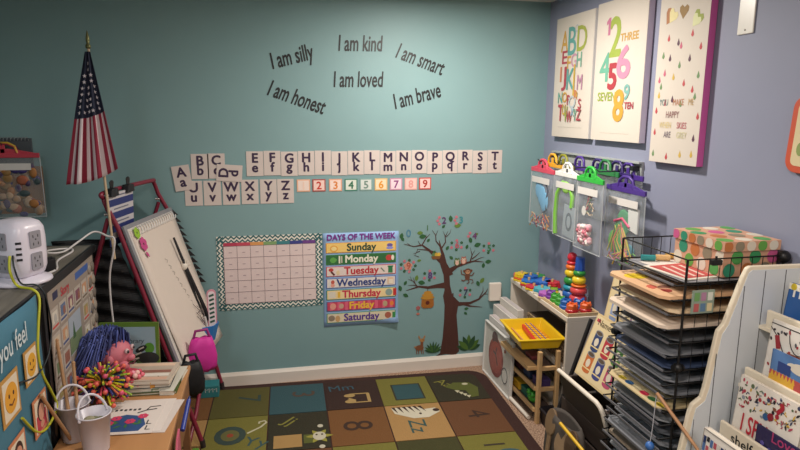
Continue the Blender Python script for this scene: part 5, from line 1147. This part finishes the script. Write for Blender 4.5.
def softbag(name, label, c1, c2, M, w, h, d, strap=True):
    t = thing(name, label, 'bag', M); b = MB(); n = 18; prof = [(0, 0), (.75, .0), (1.0, .12), (1.05, .4), (.92, .75), (.72, .98), (.5, 1.0), (0, .97)]
    v = [(w/2*r*math.copysign(abs(math.cos(2*PI*k/n))**.7, math.cos(2*PI*k/n)), d/2*r*math.copysign(abs(math.sin(2*PI*k/n))**.7, math.sin(2*PI*k/n)), h*z+.006*math.sin(k*2.1+z*7)) for r, z in prof for k in range(n)]
    b.add(v, [(i*n+k, i*n+(k+1) % n, (i+1)*n+(k+1) % n, (i+1)*n+k) for i in range(len(prof)-1) for k in range(n)], mat(c1, .65, var=.1, bump=.3), True); b.build('body', t)
    MB().tube([(-w*.3, 0, h*.95), (-w*.2, 0, h*1.22), (w*.2, 0, h*1.22), (w*.3, 0, h*.95)], .008, mat(c2, .6)).build('strap', t)
    return t
softbag('pink_bag', 'bright magenta pink bag hanging on the easel below the blue caddy', '#c42a8f', '#8a1f6a', T(-.332, 3.29, .375, .35), .15, .185, .07)
softbag('black_bag', 'black bag hanging in front of the pink bag on the easel', '#101014', '#101014', T(-.372, 3.11, .33, .35), .125, .17, .07)
t = thing('teal_floor_box', 'low teal box with white pattern on the floor behind the easel', 'box', T(-.42, 3.72, .0125)); MB().box(0, .13, 0, .1, 0, .075, mat('#2f7a80', .6)).build('box_body', t, bevel=.003)
b = MB(); b.T = frame((0, -.0005, 0), (1, 0, 0), (0, 0, 1))
for k in range(5): b.stroke([(.015+.022*k, .05), (.03+.022*k, .06), (.03+.022*k, .035)], .004, pap('#c8ccc8'), .001)
b.T = Matrix(); b.build('pattern', t)

# ================================================================== low table and what lies on it
DZ = .52; DX0, DX1, DY0, DY1 = -.775, -.362, 1.75, 3.02
dw = mat('#b07f52', .45, 'wood', .16, 10); dk = mat('#8f6240', .5, 'wood', .16, 10)
def table():
    t = thing('low_wooden_table', 'light brown wooden low table covered with books and buckets', 'table', T(DX0, DY0, 0)); w_, l_ = DX1-DX0, DY1-DY0
    MB().box(0, w_, 0, l_, DZ-.022, DZ, dw).build('tabletop', t, bevel=.004)
    MB().box(w_-.03, w_-.012, .05, l_-.01, DZ-.235, DZ-.022, dk).build('side_panel', t, bevel=.002); MB().box(.012, .03, .05, l_-.01, DZ-.235, DZ-.022, dk).build('side_panel', t, bevel=.002)
    MB().box(.03, w_-.03, l_-.03, l_-.012, DZ-.235, DZ-.022, dk).build('back_panel', t, bevel=.002); MB().box(.03, w_-.03, .05, l_-.03, DZ-.235, DZ-.22, dk).build('bottom_board', t)
    for x in (.014, w_-.05):
        for y in (.06, l_-.05): MB().box(x, x+.034, y, y+.034, .0, DZ-.236, dk).build('leg', t, bevel=.003)
table()
def bucket(x, y, r, h, rz, label):
    t = thing('white_bucket', label, 'bucket', T(x, y, DZ+.0005, rz), 'white buckets on the low table'); m = mat('#c9c4cc', .35, var=.02)
    b = MB(); b.lathe([(0, 0), (r*.74, 0), (r*.76, .004), (r*.98, h*.97), (r*1.04, h*.975), (r*1.04, h), (r*.96, h), (r*.72, .006), (0, .006)], m, 32); b.build('pail', t)
    b = MB(); b.tube([(r*1.0*math.cos(a), .03*math.sin(a), h*.93+h*.48*math.sin(a)) for a in [PI*k/14 for k in range(15)]], .0045, m, 8); ob = b.build('handle', t); 
    for s_ in (-1, 1): MB().ball((s_*r*1.0, 0, h*.93), .007, m, 8).build('ear', ob)
    return t
bucket(-.617, 2.28, .058, .148, .9, 'white metal bucket with arched handle at the front of the table'); bucket(-.715, 2.385, .058, .145, .5, 'white metal bucket behind the front one, holding long brushes')
for k, (bx, by, tx_, ty, L, lab) in enumerate([(-.72, 2.37, -.785, 2.47, .345, 'tallest wooden brush handle standing in the rear bucket'), (-.70, 2.385, -.735, 2.47, .25, 'shorter wooden stick standing in the rear bucket'), (-.72, 2.35, -.765, 2.20, .245, 'wooden brush leaning left out of the rear bucket')]):
    b = MB(); b.cyl((bx, by, DZ+.012), (tx_+.01, ty, DZ+.02+L), .007, .006, mat('#a8805a', .5, 'wood', .2, 20), 8); b.ball((tx_+.01, ty, DZ+.02+L), .0075, mat('#a8805a', .5), 8)
    tag(b.build('paint_brush'), lab, 'brush', 'brushes in the white bucket')
b = MB()
for k in range(7): b.ball((.028*math.cos(k*2.4), .028*math.sin(k*2.4), .11+.006*(k % 3)), (.02, .014, .01), mat(['#6a6a4c', '#8a8468', '#4a4a38'][k % 3], .6), 10)
b.cyl((0, 0, .008), (0, 0, .11), .040, .046, mat('#4a4a38', .8)); tag(b.build('pebble_filling', M=T(-.617, 2.28, DZ+.0)), 'olive and grey pebbles filling the front white bucket', 'pebbles')
# rubbery pom ball
def pom():
    rr = random.Random(4); b = MB(); cs = ['#c8c02c', '#3a3f7a', '#d8704c', '#c8b82c', '#c84a5a', '#8aa82c', '#2a2a4c']
    for k in range(230):
        z_ = rr.uniform(-.35, 1); a = rr.uniform(0, 2*PI); q = math.sqrt(max(0, 1-z_*z_)); d = Vector((q*math.cos(a), q*math.sin(a), z_)); L = rr.uniform(.085, .118); e = d*L+Vector((0, 0, -.012))
        if e.z < -.08: e.z = -.08
        b.tube([d*.01, d*L*.55+Vector((0, 0, .006)), e], .0046, mat(cs[k % 7], .5), 5)
        if k % 4 == 0: b.ball(e, .0105, mat('#d8604c' if k % 8 else '#c84a6a', .45), 8)
    b.ball((0, 0, 0), .035, mat('#5a2a4a', .6))
    tag(b.build('string_ball', M=T(-.668, 2.64, DZ+.092)), 'spiky ball of yellow, blue and pink rubber strings with pink tips', 'toy ball')
pom()
# doll
def doll():
    O = Vector((-.655, 2.83, DZ)); t = thing('troll_doll', 'doll with wild blue hair and pink face lying beyond the string ball', 'doll', T(O.x-.0, O.y-.03, O.z) @ Matrix.Scale(1.36, 4)); sk = mat('#b8626f', .6, var=.06)
    hd = Vector((.0, .0, .125))
    b = MB(); b.ball(hd, (.058, .055, .052), sk, 20); b.ball(hd+Vector((.055, -.02, -.008)), (.014, .014, .012), sk, 10); b.ball(hd+Vector((.0, -.056, -.004)), (.012, .01, .018), sk, 10); b.ball(hd+Vector((.035, -.04, -.028)), (.02, .018, .016), sk, 10)
    b.cyl((-.02, .03, .03), hd, .03, .028, sk, 14); b.build('head', t)
    b = MB(); b.ball(hd+Vector((.047, -.034, .018)), (.008, .008, .009), pap('#c8a8a8'), 10); b.ball(hd+Vector((.052, -.039, .018)), (.004, .005, .006), BLACK, 8); b.ball(hd+Vector((.057, .0, .02)), (.007, .008, .009), pap('#c8a8a8'), 10); b.ball(hd+Vector((.062, -.003, .02)), (.004, .005, .005), BLACK, 8)
    b.tube([hd+Vector((.05, -.045, -.02)), hd+Vector((.064, -.03, -.026)), hd+Vector((.066, -.008, -.022))], .0025, mat('#5a1f2c', .6), 6); b.build('face', t)
    rr = random.Random(8); b = MB(); hc = [mat(c, .7) for c in ('#333c70', '#404b8c', '#2a3260', '#4c5899')]
    for k in range(700):
        z_ = rr.uniform(-.1, 1); a = rr.uniform(PI*.3, PI*1.8) if z_ < .55 else rr.uniform(0, 2*PI); q = math.sqrt(1-z_*z_); d = Vector((q*math.cos(a), q*math.sin(a), z_))
        if d.x*.80-d.y*.60 > .45-.25*(d.z < .3): continue
        p = hd+Vector((d.x*.054, d.y*.052, d.z*.05)); L = rr.uniform(.07, .115)
        e = p+Vector((d.x*.5-.28, d.y*.6-.3, d.z*.45+.12))*L; m_ = p.lerp(e, .5)+Vector((0, 0, .02)); e.z = max(e.z-.05-.04*rr.random(), .01)
        b.tube([p, m_, e], [.0028, .0032, .0008], hc[k % 4], 5)
    b.build('hair', t)
    b = MB(); b.ball((.04, .0, .035), (.05, .045, .033), mat('#b0384a', .7), 16)
    for k in range(16): b.ball((.04+.045*math.cos(k*2.4)*.8, -.045+.01*math.sin(k), .03+.045*abs(math.sin(k*1.7))), .009, mat(['#d88a9a', '#c8505c', '#e0b0a8'][k % 3], .6), 8)
    for k in range(12): b.ball((.05+.035*math.cos(k*1.9), -.02+.03*math.sin(k*1.3), .055+.012*math.sin(k)), .008, mat(['#d86a7a', '#c8405c', '#d8a0a0'][k % 3], .6), 8)
    b.build('body', t)
doll()
# books
def flatbook(x, y, z, w_, l_, h, rz, c, label, art=None):
    t = thing('flat_book', label, 'book', T(x, y, z, rz), 'books lying on the low table'); MB().box(.003, w_-.004, .004, l_-.004, .002, h-.002, pap('#cfc4b4')).build('pages', t)
    b = MB(); b.box(0, w_, 0, l_, 0, .002, mat(c, .4)); b.box(0, w_, 0, l_, h-.002, h, mat(c, .4)); b.box(0, .003, 0, l_, .002, h-.002, mat(c, .4))
    if art: art(b, w_, l_, h)
    b.build('cover', t)
def art1(b, w_, l_, h):
    for k, c in enumerate(('#c8a08a', '#d8cfc4', '#8a5a4c', '#b0a090', '#d8b8a0')): b.rect(w_*.5, l_*(.12+.19*k), w_*.85, l_*.14, mat(c, .5), h+.0008)
flatbook(-.66, 2.72, DZ+.0005, .27, .2, .012, -.05, '#4a5a2c', 'green book at the bottom of the pile on the table'); flatbook(-.655, 2.725, DZ+.013, .24, .19, .014, -.02, '#c9c4b8', 'white book second from the bottom of the pile'); flatbook(-.65, 2.73, DZ+.0275, .235, .19, .018, -.05, '#2a2f34', 'dark book third from the bottom of the pile')
flatbook(-.645, 2.735, DZ+.046, .23, .2, .02, -.12, '#b8a898', 'picture book with tan bands on top of the pile', art1)
flatbook(-.46, 2.70, DZ+.0005, .06, .27, .02, -.12, '#c8c4b8', 'narrow white booklet right of the book pile'); flatbook(-.495, 2.72, DZ+.0005, .03, .22, .024, -.12, '#4a6a34', 'thin green booklet beside the book pile')
b = MB(); b.prism([(0, 0), (.07, .02), (.06, .09), (-.01, .07)], 0, .03, mat('#c98a34', .5)); b.ball((.03, .04, .033), (.02, .02, .008), mat('#3a2a20', .6), 10); tag(b.build('yellow_box', M=T(-.50+.0, 2.72, DZ+.0255), bevel=.003), 'small yellow orange box resting on the thin booklets', 'box')
# standing lemur library book
def standbook():
    M = frame((-.80+.02, 3.09, DZ+.0), (.965, -.26, 0), (-.03, .1, 1)); M = frame((-.765, 3.0, DZ+.001), (1, -.17, 0), (-.02, .06, 1)); W, H = .275, .245
    t = thing('library_picture_book', 'large green edged picture book with lemur tail standing at the table back', 'book', M)
    MB().box(.004, W-.004, .003, H-.003, -.012, -.002, pap('#cfc4b4')).build('pages', t); b = MB(); b.box(0, W, 0, H, -.002, 0, mat('#5a7a2c', .4)); b.box(0, W, 0, H, -.014, -.012, mat('#5a7a2c', .4)); b.box(W-.003, W, 0, H, -.012, -.002, mat('#6a6a34', .4))
    b.rect(W/2-.004, H/2-.009, W-.022, H-.022, mat('#8ca4ae', .5), .0008); b.ell(.045, H-.045, .05, .02, mat('#3a5a34', .6), .0014); b.rect(.14, .05, .25, .09, mat('#4f6a3c', .6), .0012)
    b.ell(W-.045, H*.5, .024, .026, mat('#4f8a2c', .6), .0016); b.text("Library", .16, H*.60, .032, mat('#2a3a44', .6), .0016, shear=.2); b.text("The Lemur", .155, H*.73, .03, mat('#2a3a44', .6), .0016, shear=.2) if False else None
    for k in range(9): b.stroke([(W*.66-.008*k, H*.47-.013*k+.0), (W*.66+.024-.006*k, H*.47-.013*k+.012)], .0065, mat('#17171a' if k % 2 else '#d0ccc4', .6), .0022)
    b.ell(W*.70, H*.48, .03, .014, mat('#1c1c20', .6), .0018, rot=.5); b.ell(W*.82, H*.3, .05, .03, mat('#2a2c2c', .6), .0018); b.build('cover', t)
standbook()
# activity sheets
def sheet(x, y, z, rz, label, art=False, c='#d4c8c0'):
    b = MB(); b.box(0, .215, 0, .28, 0, .0012, pap(c))
    if art:
        b.prism([(.015, .02), (.16, .02), (.175, .07), (.15, .14), (.08, .16), (.02, .13)], .0012, .0018, mat('#2a4a7a', .6)); 
        for x_, y_ in ((.05, .13), (.11, .10), (.15, .14), (.03, .09)): fl(b, x_, y_, .012, mat('#c8385c', .6), .0026, 6)
        for k in range(8): b.leaf(.04+.015*k, .07+.01*(k % 3), .035, .012, .8+k, mat('#3a6a3c', .6), .0023)
        b.stroke([(.12, .17), (.15, .19), (.19, .20)], .006, mat('#1c1c20', .6), .0024); b.stroke([(.15, .19), (.16, .22), (.2, .225)], .005, mat('#1c1c20', .6), .0024)
        for k in range(6): b.rect(.03+.018*k, .2+.003*(k % 2), .010, .014, mat('#2a2a2c', .6), .0022)
        b.text('L', .185, .07, .05, mat('#2a2a2c', .6), .0022); b.text('L', .19, .025, .05, mat('#2a2a2c', .6), .0022)
    tag(b.build('activity_sheet', M=T(x, y, z, rz)), label, 'paper', 'activity sheets on the low table')
sheet(-.605, 2.395, DZ+.0006, -.16, 'plain white sheet at the bottom right of the table papers', c='#cbbfb8'); sheet(-.625, 2.395, DZ+.0022, -.1, 'plain sheet in the middle of the stacked table papers'); sheet(-.655, 2.38, DZ+.0038, -.08, 'sheet with a blue and pink flower drawing, topmost on the table', True)
# pink folder and blue pen at the table side
b = MB(); b.T = frame((DX1+.004, 2.20, .22), (0, 1, 0), (.0, 0, 1)); b.prism([(0, 0), (.25, .0), (.26, .26), (.2, .25), (.05, .12)], 0, .008, mat('#c8607a', .5)); b.T = Matrix(); tag(b.build('pink_folder', bevel=.001), 'pink folder against the right side of the low table', 'folder')
b = MB(); b.cyl((DX1+.02, 2.47, .465), (DX1+.035, 2.60, .535), .010, .009, mat('#2a3a8a', .4)); b.cyl((DX1+.035, 2.60, .535), (DX1+.037, 2.615, .543), .006, .004, mat('#1a2560', .4)); tag(b.build('blue_marker'), 'dark blue marker above the pink folder at the table edge', 'marker')
b = MB(); b.prism([(0, 0), (.09, .02), (.05, .2), (.02, .2)], 0, .02, mat('#5a8a2c', .6)); tag(b.build('green_toy', M=T(-.405, 2.90, .0127), bevel=.003), 'flat green toy piece on the rug beside the low table', 'toy')
